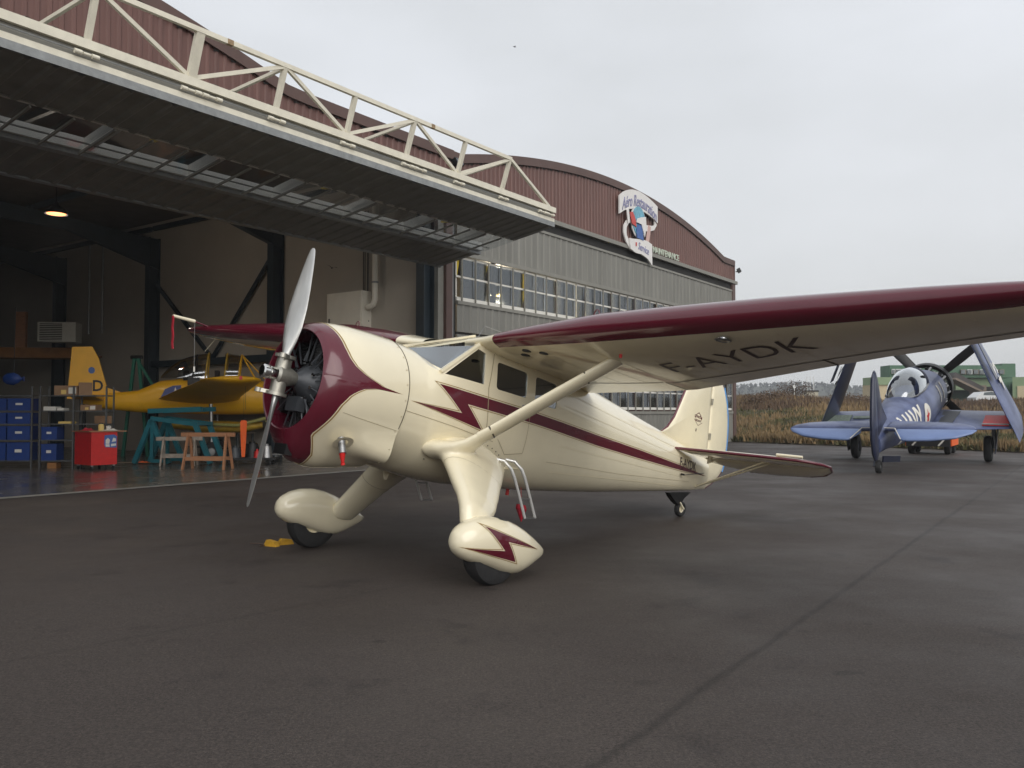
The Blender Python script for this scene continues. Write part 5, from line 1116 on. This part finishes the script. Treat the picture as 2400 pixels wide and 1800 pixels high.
b = MB(); b.loft([nring(*r) for r in ((-7.35, .10, 2.40, 1.95), (-6.6, .24, 2.56, 1.88), (-5.2, .46, 2.68, 1.66), (-3.7, .62, 2.80, 1.44), (-2.4, .70, 2.86, 1.32), (-1.0, .74, 2.88, 1.26), (.3, .76, 2.88, 1.24), (1.15, .77, 2.86, 1.28))]); nf = b.build('fuselage', 'navy_paint', nv, 60)
_bm = bmesh.new(); _bm.from_mesh(nf.data); NB_ = bvhtree.BVHTree.FromBMesh(_bm); _bm.free()
def nproj(x, z, s=-1, off=.014):
    h, nn, _, _ = NB_.ray_cast(Vector((x, s * 3, z)), Vector((0, -s, 0)))
    return h + Vector((0, s * off, 0)) if h else Vector((x, s * .5, z))
for s in (-1, 1):
    t = text_mesh('NAVY', 1., 0, 0, .04); bm = bmesh.new(); bm.from_mesh(t); bmesh.ops.triangulate(bm, faces=bm.faces); bmesh.ops.subdivide_edges(bm, edges=bm.edges, cuts=4, use_grid_fill=True); bm.to_mesh(t); bm.free(); w = max(v.co.x for v in t.vertices)
    for v in t.vertices: u = v.co.x / w; x = lerp(-5.75, -3.65, u) if s < 0 else lerp(-3.65, -5.75, u); v.co = nproj(x, 1.86 + v.co.y * .98, s)
    put('lettering', t, 'paper_white', nv)
    decal([(-2.95 + .42 * math.cos(a), 2.06 + .40 * math.sin(a)) for a in [2*PI*k/28 for k in range(28)]], lambda x, z, s=s: nproj(x, z, s, .012), 'roundel', 'paper_white', nv, .1)
    decal([(-2.95 + (.24 if k % 2 == 0 else .10) * math.cos(PI/2 + PI*k/5), 2.06 + (.24 if k % 2 == 0 else .10) * math.sin(PI/2 + PI*k/5)) for k in range(10)], lambda x, z, s=s: nproj(x, z, s, .020), 'roundel_star', 'red', nv, .1)
    t = text_mesh('11', 1., 0, 0, .02); w = max(v.co.x for v in t.vertices); bm = bmesh.new(); bm.from_mesh(t); bmesh.ops.triangulate(bm, faces=bm.faces); bmesh.ops.subdivide_edges(bm, edges=bm.edges, cuts=4, use_grid_fill=True); bm.to_mesh(t); bm.free()
    for v in t.vertices: u = v.co.x / w; x = lerp(-.75, .35, u) if s < 0 else lerp(.35, -.75, u); v.co = nproj(x, 2.05 + v.co.y * .75, s)
    put('side_number', t, 'paper_white', nv)
# canopy
def nhoop(x, h, w, z0=2.72): return [Vector((x, w * math.cos(a), z0 + h * math.sin(a))) for a in [PI*k/16 for k in range(17)]]
b = MB(); b.loft([nhoop(x, h, w) for x, h, w in ((-3.75, .02, .10), (-3.55, .26, .30), (-3.2, .46, .42), (-2.7, .60, .48), (-2.1, .66, .50), (-1.5, .62, .49), (-1.0, .52, .46))], closed=False); b.build('canopy', 'canopy_glass', nv, 60)
MB().tube(nhoop(-1.0, .53, .47), .035, 8).build('canopy_frame', 'navy_dark', nv, 60); MB().tube([Vector((x, s_ * w, 2.73)) for s_, x, w in [(-1, -1.0, .47), (-1, -2.1, .51), (-1, -3.2, .43), (-1, -3.75, .1), (1, -3.75, .1), (1, -3.2, .43), (1, -2.1, .51), (1, -1.0, .47)]], .03, 8).build('canopy_rail', 'steel', nv, 60)
b = MB(); b.loft([nhoop(-1.0, .50, .45), nhoop(-.35, .12, .30)], closed=False); b.build('windscreen', 'windscreen', nv, 60)
MB().box((-2.0, -.22, 2.6), (-1.8, .22, 3.18)).build('seat', 'cabin_dark', nv); MB().box((-3.4, -.32, 2.66), (-2.6, .32, 2.80)).build('rear_deck', 'galv', nv)
# bare engine: ring of cylinders behind a black cowl ring
MB().revolve([(1.15, .70), (1.2, .45), (2.3, .42), (2.35, 0)], Matrix.Translation((0, 0, 2.07)), 28).build('engine_core', 'engine_black', nv, 40)
MB().revolve([(2.0, .74), (1.95, .84), (2.1, .87), (2.45, .84), (2.55, .74), (2.45, .70), (2.0, .72)], Matrix.Translation((0, 0, 2.07)), 40).build('cowl_ring', 'engine_black', nv, 40)
for row, xx in enumerate((1.45, 1.85)):
    for k in range(9):
        a = 2*PI*k/9 + row * PI/9; c, s = math.cos(a), math.sin(a); o = MB().cyl((xx, .42*c, 2.07 + .42*s), (xx, .76*c, 2.07 + .76*s), .11, n=10).build('cylinder', 'engine_black', nv, 40)
        MB().cyl((xx - .14, .70*c, 2.07 + .70*s), (xx - .14, .78*c, 2.07 + .78*s), .035, n=8).build('rocker_cover', 'chrome', o)
        MB().tube([(xx - .05, .78*math.cos(a+.1), 2.07 + .78*math.sin(a+.1)), (xx - .3, .76*math.cos(a+.1), 2.07 + .76*math.sin(a+.1)), (xx - .45, .70*math.cos(a+.1), 2.07 + .70*math.sin(a+.1))], .04, 8).build('exhaust_stub', 'steel', o)
for k in range(4):
    M_ = Matrix.Translation((2.95, 0, 2.07)) @ Matrix.Rotation(PI/4 + k * PI/2 + R(4), 4, 'X'); rings = []
    for r, ch, tk, tw in ((.1, .16, .14, 50), (.35, .2, .12, 45), (.8, .34, .07, 36), (1.4, .36, .05, 28), (1.9, .33, .035, 23), (2.02, .20, .02, 22)):
        tw = R(tw); rings.append([M_ @ Vector((ch/2*math.cos(a)*math.sin(tw) + tk/2*math.sin(a)*math.cos(tw), -ch/2*math.cos(a)*math.cos(tw) + tk/2*math.sin(a)*math.sin(tw), r)) for a in [2*PI*j/12 for j in range(12)]])
    b = MB(); b.loft(rings); b.build('propeller_blade', 'engine_black', nv, 50)
MB().revolve([(2.5, .14), (2.8, .18), (3.1, .17), (3.25, .08), (3.28, 0)], Matrix.Translation((0, 0, 2.07)), 20).build('propeller_hub', 'engine_grey', nv, 40)
# tail
def nfin(P, hw, nm, m, z=None):
    o = thick_poly(P, hw, 'y' if z is None else 'z', nm, m, nv)
    if z is not None: o.location = (0, 0, z)
    return o
nfin([(-5.9, 2.55), (-6.35, 2.72), (-6.75, 3.3), (-7.05, 3.9), (-7.22, 4.12), (-7.32, 4.1), (-7.33, 3.3), (-7.33, 2.3), (-6.6, 2.3)], .055, 'fin', 'navy_dark')
nfin([(-7.35, 4.08), (-7.5, 4.0), (-7.72, 3.4), (-7.88, 2.9), (-7.93, 2.4), (-7.85, 2.0), (-7.66, 1.82), (-7.35, 1.84), (-7.35, 2.5), (-7.35, 3.4)], .06, 'rudder', 'navy_dark')
for s in (-1, 1):
    nfin([(-6.15, s*.15), (-6.22, s*.9), (-6.34, s*1.6), (-6.5, s*2.0), (-6.75, s*2.22), (-7.0, s*2.27), (-7.0, s*1.5), (-7.0, s*.15)], .075, 'tailplane', 'navy_paint', 2.52)
    nfin([(-7.02, s*.42), (-7.02, s*1.3), (-7.02, s*2.27), (-7.18, s*2.18), (-7.42, s*1.85), (-7.56, s*1.3), (-7.6, s*.75), (-7.58, s*.62), (-7.2, s*.40)], .05, 'elevator', 'navy_light', 2.52).data.transform(Matrix.Translation((-7.01, 0, 0)) @ Matrix.Rotation(R(-16), 4, 'Y') @ Matrix.Translation((7.01, 0, 0)))
    MB().tube([(-7.03, s*.14, 2.57), (-7.06, s*.40, 2.57), (-7.57, s*.60, 2.40)], .014, 6).build('elevator_edge', 'paper_white', nv)
# wing stubs with folded outer panels
for s in (-1, 1):
    rr = []
    for y, xl, xt, z, tk in ((.3, 1.25, -1.75, 1.42, .42), (.9, 1.2, -1.7, 1.40, .40), (1.8, 1.12, -1.6, 1.39, .36), (2.72, 1.02, -1.5, 1.40, .32)):
        rr.append([Vector((lerp((xl+xt)/2, xl if math.cos(a) > 0 else xt, abs(math.cos(a))), s*y, z + tk/2 * math.sin(a) * (1 - .55 * max(0, -math.cos(a))))) for a in [2*PI*k/26 for k in range(26)]])
    b = MB(); b.loft(rr); b.build('wing_stub', 'navy_paint', nv, 50)
    pv = Vector((0, s * 2.78, 1.42)); tilt = R(113) if s < 0 else R(112)   # folded up and leaning inwards
    ex_, ey_ = Vector((0, math.cos(tilt) * s, math.sin(tilt))), Vector((0, -math.sin(tilt) * s, math.cos(tilt)))
    rr = []
    for d, xl, xt, tk in ((-.42, .55, -1.75, .10), (-.1, .98, -1.62, .30), (.4, .98, -1.55, .32), (1.6, .85, -1.35, .28), (2.8, .70, -1.1, .22), (3.9, .55, -.9, .16), (4.3, .35, -.75, .06)):
        rr.append([pv + ex_ * d + ey_ * (tk/2 * math.sin(a) * (1 - .55 * max(0, -math.cos(a)))) + X * lerp((xl+xt)/2, xl if math.cos(a) > 0 else xt, abs(math.cos(a))) for a in [2*PI*k/26 for k in range(26)]])
    b = MB(); b.loft(rr); b.build('folded_wing', 'navy_paint' if s < 0 else 'navy_dark', nv, 50)  # port panel takes a darker navy to paint in its shade
    fp_ = [pv + ex_ * d + ey_ * (-.20) + X * x for d, x in ((1.5, -1.45), (3.4, -1.12), (3.4, -.75), (1.5, -1.0))]; plate(fp_, .02, 'dive_flap', 'navy_dark', nv)
    t = text_mesh('42', 1.2, 0, 0, .02); 
    for v in t.vertices: v.co = pv + ex_ * (1.0 + v.co.x * .8) + ey_ * (-.17) + X * (-.6 + v.co.y * .8)
    put('wing_number', t, 'paper_white', nv)
    # gun bay / fold opening: red covered on the right, open grey on the left
    plate([Vector((x, s * y, z)) for x, y, z in ((-.35, 1.98, 1.575), (-.35, 2.68, 1.565), (-1.38, 2.66, 1.47), (-1.38, 1.95, 1.48))], .03, 'wing_cover' if s < 0 else 'open_bay', 'red' if s < 0 else 'wing_cavity', nv)
    if s < 0: plate([Vector((x, s * y, z)) for x, y, z in ((-1.30, 1.94, 1.51), (-1.30, 2.67, 1.50), (-1.38, 2.67, 1.495), (-1.38, 1.94, 1.505))], .03, 'cover_strap', 'galv', nv); plate([Vector((x, s * y, z)) for x, y, z in ((.1, .75, 1.63), (.1, 1.25, 1.625), (-1.4, 1.1, 1.50), (-1.4, .74, 1.50))], .01, 'walkway', 'engine_grey', nv)
    else: plate([Vector((x, s * y, z)) for x, y, z in ((-.5, .95, 1.57), (-.5, 1.9, 1.57), (-.75, 1.9, 1.55), (-.75, .95, 1.55))], .03, 'open_bay', 'wing_cavity', nv)
    # main gear
    t, m = wheel(.42, .24, 'galv', .17); wc = Vector((.0, s * 2.0, .4)); wc.z += (.42 - (NMAT @ wc).z) / NMAT[2][2]; q = t.build('tyre', 'tyre', nv, 35); q.location = wc; q = m.build('rim', 'navy_dark', nv, 35); q.location = wc
    MB().cyl(wc + Vector((.0, s * .18, 0)), Vector((.25, s * 2.15, 1.3)), .07, n=10).build('gear_leg', 'steel', nv, 40); plate([wc + Vector((.35, s * .20, -.15)), wc + Vector((-.30, s * .20, -.1)), Vector((-.2, s * 2.3, 1.2)), Vector((.5, s * 2.3, 1.2))], .03, 'gear_door', 'navy_dark', nv)
t, m = wheel(.17, .14, 'galv', .07); q_ = NMAT.inverted() @ gnd(2063, 1109); wc = Vector((q_.x, 0, q_.z)); wc.z += (.17 - (NMAT @ wc).z) / NMAT[2][2]; q = t.build('tail_tyre', 'tyre', nv, 35); q.location = wc; q = m.build('tail_rim', 'galv', nv, 35); q.location = wc
MB().bar(wc + Vector((0, .09, 0)), Vector((-7.0, .06, 1.95)), .05, .09, Y).build('tail_fork', 'navy_dark', nv); MB().bar(Vector((-6.9, -.05, 1.7)), Vector((-6.2, -.35, 1.55)), .04, .16).build('tail_gear_door', 'navy_dark', nv)

# tow tractor behind the wheels
mat('tractor_dark', (.02, .02, .022), .5, var=.2)
p = gnd(2185, 1062); e = tag(empty('tow_tractor', (p.x, p.y, 0), (0, 0, R(-33))), 'low black tow tractor with orange side parked beyond the blue airplane', 'tractor')
b = MB(); b.prism([(-1.2, .30), (1.2, .30), (1.2, .78), (.5, .85), (.3, 1.05), (-.7, 1.05), (-1.2, .95)], 1.5, Matrix.Translation((0, .75, 0)) @ Matrix.Rotation(PI/2, 4, 'X')); b.v = [(v[1], v[0], v[2]) for v in b.v]; b.build('chassis', 'tractor_dark', e)
MB().box((.76, -1.1, .32), (.80, 1.1, .98)).build('side_panel', 'orange', e); MB().box((-.80, -1.1, .32), (-.76, 1.1, .95)).build('side_panel', 'orange', e)
for x in (-.62, .62):
    for y in (-.75, .75): t, m = wheel(.30, .22, 'galv', .13); q = t.build('tyre', 'tyre', e, 35); q.rotation_euler = (0, 0, PI/2); q.location = (x, y, .30)
    MB().prism([(-.12, .34), (.12, .62), (.16, .58), (-.06, .32)], .02, Matrix.Translation((x * .72, -1.22, 0)) @ Matrix.Rotation(PI/2, 4, 'X')).build('hazard_plate', 'paper_white', e)
MB().box((-.35, -.2, 1.06), (.35, .3, 1.16)).build('seat', 'cabin_dark', e); MB().tube([(0, .45, 1.0), (0, .38, 1.3)], .02, 6).build('steering_post', 'engine_black', e); MB().cyl((-.3, -1.22, .85), (-.12, -1.22, .85), .03, n=8).build('tail_light', 'orange', e)
# ================================================================== field, buildings and hill beyond the apron
def H(t, k):           # ground height at distance t behind the kerb, k along it
    s = min(1, max(0, t / 42)); s = s*s*(3 - 2*s)
    qx, qy = K0.x + KD.x * k + KN.x * t, K0.y + KD.y * k + KN.y * t; be = qx / max(1, qy); pf_ = min(1, max(0, (be - .33) / .14)); pk = 2.5 - 1.35 * pf_
    s2 = min(1, max(0, (t - 42) / 18)); pk += (2.45 - pk) * pf_ * s2 * s2 * (3 - 2 * s2)
    return .06 + pk * s + .5 * math.exp(-((t - 30) / 16) ** 2) * (1 - pf_) + .16 * math.sin(k * .31 + t * .17) * min(1, t / 8) + .1 * math.sin(k * .83 - t * .41) * min(1, t / 6)
ks = np.concatenate([np.linspace(-90, -12, 20), np.linspace(-10, 50, 61), np.linspace(54, 260, 26)]); tsx = np.concatenate([np.linspace(.2, 60, 50), np.linspace(64, 150, 22), np.linspace(170, 420, 12)])
V = []; 
for k in ks:
    for t in tsx: q = K0 + KD * float(k) + KN * float(t); V.append((q.x, q.y, H(float(t), float(k))))
n = len(tsx); b = MB(); b.add(V, [(i*n + j, i*n + j+1, (i+1)*n + j+1, (i+1)*n + j) for i in range(len(ks)-1) for j in range(n-1)]); tag(b.build('field', 'field', None, 180), kind='structure')
# dry grass: leaf-shaped blades in tufts, three tones
mat('grass_straw', (.24, .165, .080), .9, var=.25, vscale=.6); mat('grass_olive', (.105, .098, .040), .9, var=.3, vscale=.5); mat('grass_rust', (.125, .078, .045), .9, var=.3, vscale=.5)
NG = 60000; rg = np.random.default_rng(11)
tt = .25 + 62 * rg.random(NG) ** 1.7; kk = -42 + 85 * rg.random(NG); tt[:2600] = .05 + .9 * rg.random(2600) ** 2; kk[:2600] = -1 + 18 * rg.random(2600)
vv, ff, mm = [], [], []
for t, k in zip(tt, kk):
    q = K0 + KD * float(k) + KN * float(t)
    if not .22 < q.x / q.y < .74: continue
    z = H(float(t), float(k)); nz_ = math.sin(k * .45 + 1.3 * math.sin(t * .21)) + math.sin(t * .33 + k * .12) + rg.normal() * .7
    ztone = 1 if (t < 9 and nz_ < 1.0) else (0 if nz_ > -.1 else (2 if t > 22 else 1))
    if t > 26 and rg.random() < .35: ztone = 2
    h = (.12 + .16 * rg.random()) * (1 + .7 * (ztone == 0) + .9 * (ztone == 2 and t > 20)) * (1 + t * .008)
    for _ in range(3):
        a = rg.random() * 6.283; w = .03 + .05 * rg.random() + t * .0012; dx, dy = math.cos(a) * w, math.sin(a) * w; lx, ly = rg.normal() * .09, rg.normal() * .09; i0 = len(vv); ox, oy = rg.normal() * .10, rg.normal() * .10
        vv += [(q.x + ox - dx, q.y + oy - dy, z - .02), (q.x + ox + dx, q.y + oy + dy, z - .02), (q.x + ox + lx, q.y + oy + ly, z + h * (.7 + .5 * rg.random()))]; ff.append((i0, i0+1, i0+2)); mm.append(ztone)
me = bpy.data.meshes.new('dry_grass'); me.from_pydata(vv, [], ff)
for m_ in ('grass_straw', 'grass_olive', 'grass_rust'): me.materials.append(MATS[m_])
me.polygons.foreach_set('material_index', mm); o = bpy.data.objects.new('dry_grass', me); COL.objects.link(o); tag(o, 'dry brown and green grass covering the bank beyond the kerb', 'grass', kind='stuff')
# pale stones at the kerb
stn = MB(); stn.loft([[Vector((r_ * math.cos(a) * (1 + .2 * math.sin(3*a)), r_ * math.sin(a), z)) for a in [2*PI*k/9 for k in range(9)]] for r_, z in ((.06, 0), (.10, .03), (.09, .09), (.04, .13))]); stm = stn.mesh('stone'); stm.materials.append(MATS['paper_white']); stm.shade_smooth()
for px, py, lb in ((1930, 1040, 'pale round stone on the kerb left of the blue tailplane'), (1878, 1038, 'low pale stone at the kerb near the hangar corner'), (1746, 1031, 'small pale stone in the grass nearest the hangar')):
    g_ = gnd(px, py); o = bpy.data.objects.new('stone', stm); COL.objects.link(o); q = K0 + KD * (g_ - K0).dot(KD); o.location = (q.x + KN.x * .25, q.y + KN.y * .25, .07); o.scale = (1.2, 1, .9); tag(o, lb, 'stone', 'pale stones along the kerb')
# bare bushes on the bank
mat('twig', (.075, .05, .04), .9, var=.3); mat('bush_leaf', (.085, .055, .035), .9, var=.4, vscale=3)
def leafmass(b, c, rx, ry, rz, n, size, rg_):
    for _ in range(n):
        d = rg_.normal(size=3); d /= np.linalg.norm(d); r = rg_.random() ** .45; p = np.array(c) + d * np.array((rx, ry, rz)) * r; a = rg_.normal(size=3); a /= np.linalg.norm(a); e = np.cross(a, d) + 1e-6; e /= np.linalg.norm(e); s = size * (.6 + .8 * rg_.random())
        b.add([tuple(p - a*s*.5), tuple(p + e*s*.45), tuple(p + a*s*.5), tuple(p - e*s*.45)], [(0, 1, 2, 3)])
def bush(px, d, w, h, label, m='bush_leaf', seed=0):
    q = depth(px, 940, d); t = (Vector((q.x, q.y, 0)) - K0).dot(KN); k = (Vector((q.x, q.y, 0)) - K0).dot(KD); z = H(t, k); e = tag(empty('bush', (q.x, q.y, z)), label, 'bush', 'bushes on the bank'); rg_ = np.random.default_rng(seed)
    b = MB(); leafmass(b, (0, 0, h * .55), w/2, w/2, h * .5, 1300, .10 * h ** .5, rg_); b.build('crown', m, e); b = MB()
    for j in range(6): a = j * 1.05; b.tube([(0, 0, -.1), (.12 * w * math.cos(a), .12 * w * math.sin(a), h * .4), (.3 * w * math.cos(a), .3 * w * math.sin(a), h * .85)], [.04, .025, .008], 5)
    b.build('stem', 'twig', e)
mat('bush_olive', (.05, .055, .025), .9, var=.4, vscale=3)
bush(1862, 118, 5.6, 3.4, 'large bare bush beside the small hut with masts', seed=1); bush(1775, 76, 3.0, 1.3, 'low reddish bush on the bank by the hangar corner', 'grass_rust', 2); bush(1815, 80, 3.4, 1.1, 'low reddish bush on the bank between the hangar and the hut', 'grass_rust', 3); bush(1980, 85, 4.5, 1.3, 'low rusty bush on the bank behind the folded left wing', 'grass_rust', 4); bush(2020, 90, 3.5, 1.2, 'low rusty bush on the bank just left of the blue fin', 'grass_rust', 5)
# antenna hut with three masts
mat('hut_wall', (.50, .46, .36), .7, var=.1); mat('mast_white', (.70, .70, .68), .5)
d = 125; q = depth(1905, 930, d); zb_ = q.z; e = tag(empty('antenna_hut', (q.x, q.y, zb_)), 'small pale hut carrying three thin white masts on the horizon', 'hut'); s_ = d / 2000
MB().box((-13*s_, 0, -.8), (13*s_, 2, 12*s_)).build('wall', 'hut_wall', e); MB().box((-14*s_, -.1, 12*s_), (14*s_, 2.1, 15*s_)).build('roof', 'dark_gap', e)
for x in (-8, 0, 8): MB().cyl((x*s_, 1, 15*s_), (x*s_, 1, 48*s_), .05, n=6).build('mast', 'mast_white', e)
q = depth(1862, 906, 116); e = tag(empty('round_sign', (q.x, q.y, 2.4)), 'tiny pale round sign on a thin pole in front of the hill', 'sign'); MB().cyl((0, 0, 0), (0, 0, q.z - 2.4), .05, n=6).build('pole', 'mast_white', e); MB().cyl((0, -.06, q.z - 2.4), (0, 0, q.z - 2.4), .22, n=16).build('disc', 'mast_white', e)
# green and beige airport buildings
mat('bld_green', (.055, .13, .075), .6, var=.12, vscale=.6); mat('bld_pale_green', (.22, .30, .17), .6, var=.1, vscale=.5); mat('bld_beige', (.52, .43, .28), .7, var=.08, vscale=.5); mat('bld_dark', (.05, .042, .04), .7); mat('bld_brown', (.20, .155, .12), .7); mat('bld_glass', (.10, .12, .13), .2)
def far(px, py, d): return depth(px, py, d)
def fbox(par, o, x0, x1, y0, y1, d, dep, nm, m, dy=0.):
    """box whose front face fills photo columns x0..x1 and rows y0..y1 at distance d"""
    a, c = far(x0, y1, d + dy), far(x1, y0, d + dy); return MB().box((a.x - o.x, a.y - o.y, a.z - o.z), (c.x - o.x, a.y - o.y + dep, c.z - o.z)).build(nm, m, par)
d = 112; o0 = far(2180, 950, d); o0.z = 2.4
e = tag(empty('terminal_building', o0), 'green airport building with white-framed upper windows and sloping dark stair roof', 'building')
fbox(e, o0, 2086, 2380, 856, 885, d, 3, 'upper_floor', 'bld_green', 2); fbox(e, o0, 2080, 2160, 884, 886.5, d, 3, 'roof_slab', 'bld_dark', 1.5)
fbox(e, o0, 2044, 2100, 884, 902, d, 3, 'roof_band', 'bld_pale_green', 1); fbox(e, o0, 2044, 2100, 902, 960, d, 3, 'wall', 'bld_beige', 1.2)
fbox(e, o0, 2100, 2400, 884, 958, d, 3, 'lower_wall', 'bld_green', 6); fbox(e, o0, 2240, 2345, 882, 914, d, 4, 'lean_roof', 'bld_pale_green', 3)
for x0, x1 in ((2091, 2098), (2100, 2113), (2115, 2122)):
    w_ = fbox(e, o0, x0, x1, 865, 876, d, .2, 'window', 'mast_white', 1.7); fbox(w_, o0, x0 + 1, x1 - 1, 866.3, 874.8, d, .1, 'pane', 'bld_glass', 1.55)
for k in range(7):
    x0 = 2252 + k * 15; w_ = fbox(e, o0, x0, x0 + 12, 866, 877, d, .2, 'window', 'mast_white' if k % 2 else 'bld_brown', 1.7); fbox(w_, o0, x0 + 1, x0 + 10.5, 867, 876, d, .1, 'pane', 'bld_glass', 1.55)
def slope(x0, y0, x1, y1, th, d_, nm, m):
    a, c = far(x0, y0, d_), far(x1, y1, d_); MB().bar(a - o0, c - o0, 2.5, th, (0, 0, 1)).build(nm, m, e)
slope(2225, 880, 2292, 915, .8, d - 1, 'stair_roof', 'bld_dark'); slope(2228, 888, 2290, 918, .25, d - 2.3, 'stair_edge', 'bld_brown'); slope(2310, 912, 2365, 940, .7, d - 1, 'stair_roof', 'bld_dark')
fbox(e, o0, 2292, 2312, 903, 950, d, 2, 'stair_tower', 'bld_brown', -2.2); 
o1 = far(2400, 950, 90); o1.z = 2.2; e = tag(empty('pale_hangar', o1), 'pale green and beige hangar at the far right edge of the view', 'building')
e.location = far(2374, 955, 104); e.rotation_euler = (0, 0, R(-31)); MB().box((0, 0, -1), (22, 20, 3.7)).build('wall', 'bld_pale_green', e)
for k in range(8): MB().box((.5 + k * 1.4, -.15, -.8), (1.82 + k * 1.4, -.03, 2.6)).build('door_panel', 'bld_beige', e)
o2 = far(2345, 950, 130); o2.z = 2.4; e = tag(empty('green_annex', o2), 'pale green flat-roofed block behind the folded right wing', 'building'); fbox(e, o2, 2350, 2379, 854, 950, 130, 2, 'wall', 'bld_pale_green'); fbox(e, o2, 2349, 2380, 852, 856, 130, 2.5, 'roof_edge', 'bld_green', -.2)
# white car by the building
mat('car_white', (.62, .63, .64), .3, coat=.5); q = far(2316, 947, 98); e = tag(empty('parked_car', (q.x, q.y, q.z), (0, 0, R(4))), 'white hatchback parked in front of the green building', 'car')
b = MB(); b.loft([[Vector((x, y, z)) for x, z in ((-1.95, .28), (-1.98, .75), (-1.75, .95), (-1.2, 1.36), (-.2, 1.46), (.5, 1.36), (1.15, .95), (1.85, .80), (2.0, .55), (1.95, .30))] for y in (-.85, .85)]); b.build('body', 'car_white', e, 30)
MB().prism([(-1.1, 1.0), (-1.0, 1.3), (-.2, 1.40), (.45, 1.31), (.95, .98)], .01, Matrix.Translation((0, -.852, 0)) @ Matrix.Rotation(PI/2, 4, 'X')).build('side_window', 'bld_glass', e)
for x in (-1.25, 1.25):
    for y in (-.78, .78): t, m = wheel(.31, .2, 'galv', .18); w_ = t.build('tyre', 'tyre', e, 35); w_.location = (x, y, .31); w_ = m.build('rim', 'galv', e, 35); w_.location = (x, y, .31)
# wooded hill on the horizon
mat('hill_ground', (.05, .055, .04), .95, var=.3, vscale=.01); mat('hill_wood', (.050, .052, .045), .95, col2=(.030, .036, .030), vscale=.02)
hb = MB(); V = []; nx, ny = 70, 8
def hz(x): return 16 + 5.5 * math.exp(-((x - 260) / 90) ** 2) - .012 * max(0, x - 300) + 1.4 * math.sin(x * .031) + 4.5 * math.exp(-((x - 120) / 160) ** 2)
for i in range(nx + 1):
    x = lerp(-500, 900, i / nx)
    for j in range(ny + 1): v = j / ny; V.append((x, 600 + 160 * v, -2 + (hz(x) + 2) * math.sin(v * PI / 2)))
hb.add(V, [(i*(ny+1)+j, (i+1)*(ny+1)+j, (i+1)*(ny+1)+j+1, i*(ny+1)+j+1) for i in range(nx) for j in range(ny)]); tag(hb.build('hill', 'hill_ground', None, 180), kind='structure')
wb = MB(); rgw = np.random.default_rng(5)
for _ in range(2600):
    x = -60 + 620 * rgw.random(); v = rgw.random(); y = 600 + 160 * v; z = -2 + (hz(x) + 2) * math.sin(v * PI / 2); hh = 1.6 + 1.8 * rgw.random()
    leafmass(wb, (x, y, z + hh * .5), hh * .45, hh * .45, hh * .55, 14, hh * .55, rgw)
tag(wb.build('hillside_wood', 'hill_wood'), 'dark winter wood covering the distant hill', 'wood', kind='stuff')
# air: light haze that softens the hill and far buildings
hzb = MB(); hzb.box((-700, -60, -1.5), (950, 830, 42)); m = bpy.data.materials.new('haze'); m.use_nodes = True; t = m.node_tree; t.nodes.clear(); o = t.nodes.new('ShaderNodeOutputMaterial'); v = t.nodes.new('ShaderNodeVolumePrincipled'); v.inputs['Color'].default_value = (.86, .90, .95, 1); v.inputs['Density'].default_value = .0006; t.links.new(v.outputs[0], o.inputs['Volume']); MATS['haze'] = m
tag(hzb.build('haze', 'haze'), 'thin grey haze over the airfield', 'haze', kind='stuff')
# two birds and a pair of wheel chocks
def bird(px, py, d, label, rz):
    e = tag(empty('bird', depth(px, py, d), (R(10), 0, rz)), label, 'bird', 'birds in flight'); e.scale = (.5, .5, .5); b = MB(); b.loft([[Vector((x, r_ * math.cos(2*PI*k/8), r_ * math.sin(2*PI*k/8))) for k in range(8)] for x, r_ in ((-.16, .01), (-.06, .04), (.05, .045), (.12, .025), (.16, .005))]); b.build('body', 'engine_black', e, 60)
    for s in (-1, 1): MB().loft([[Vector((x + dx, s * y, z + dz)) for dx, dz in ((.05, 0), (-.05, 0), (-.04, .008), (.05, .008))] for x, y, z in ((0, .02, .01), (.02, .14, .09), (-.04, .26, .06))]).build('wing', 'engine_black', e)
bird(1206, 110, 45, 'small dark bird high in the grey sky', .5); bird(778, 628, 22, 'small dark bird flying in front of the inner hangar wall', 2.0)
mat('chock_yellow', (.55, .30, .02), .7, var=.25, vscale=14)
for px, py, rz, lb in ((636, 1280, R(-28), 'yellow wheel chock lying farther from the tyre of the far wheel'), (668, 1276, R(35), 'yellow wheel chock against the tyre of the far wheel')):
    q = gnd(px, py); e = tag(empty('wheel_chock', (q.x, q.y, 0), (0, 0, rz)), lb, 'chock', 'yellow wheel chocks'); MB().prism([(-.10, .0), (.10, .0), (.075, .055), (-.05, .075)], .07, Matrix.Translation((0, .035, 0)) @ Matrix.Rotation(PI/2, 4, 'X')).build('wedge', 'chock_yellow', e); MB().tube([(-.10, .0, .01), (-.22, .03, .012), (-.32, -.02, .012)], .008, 6).build('rope', 'twig', e)
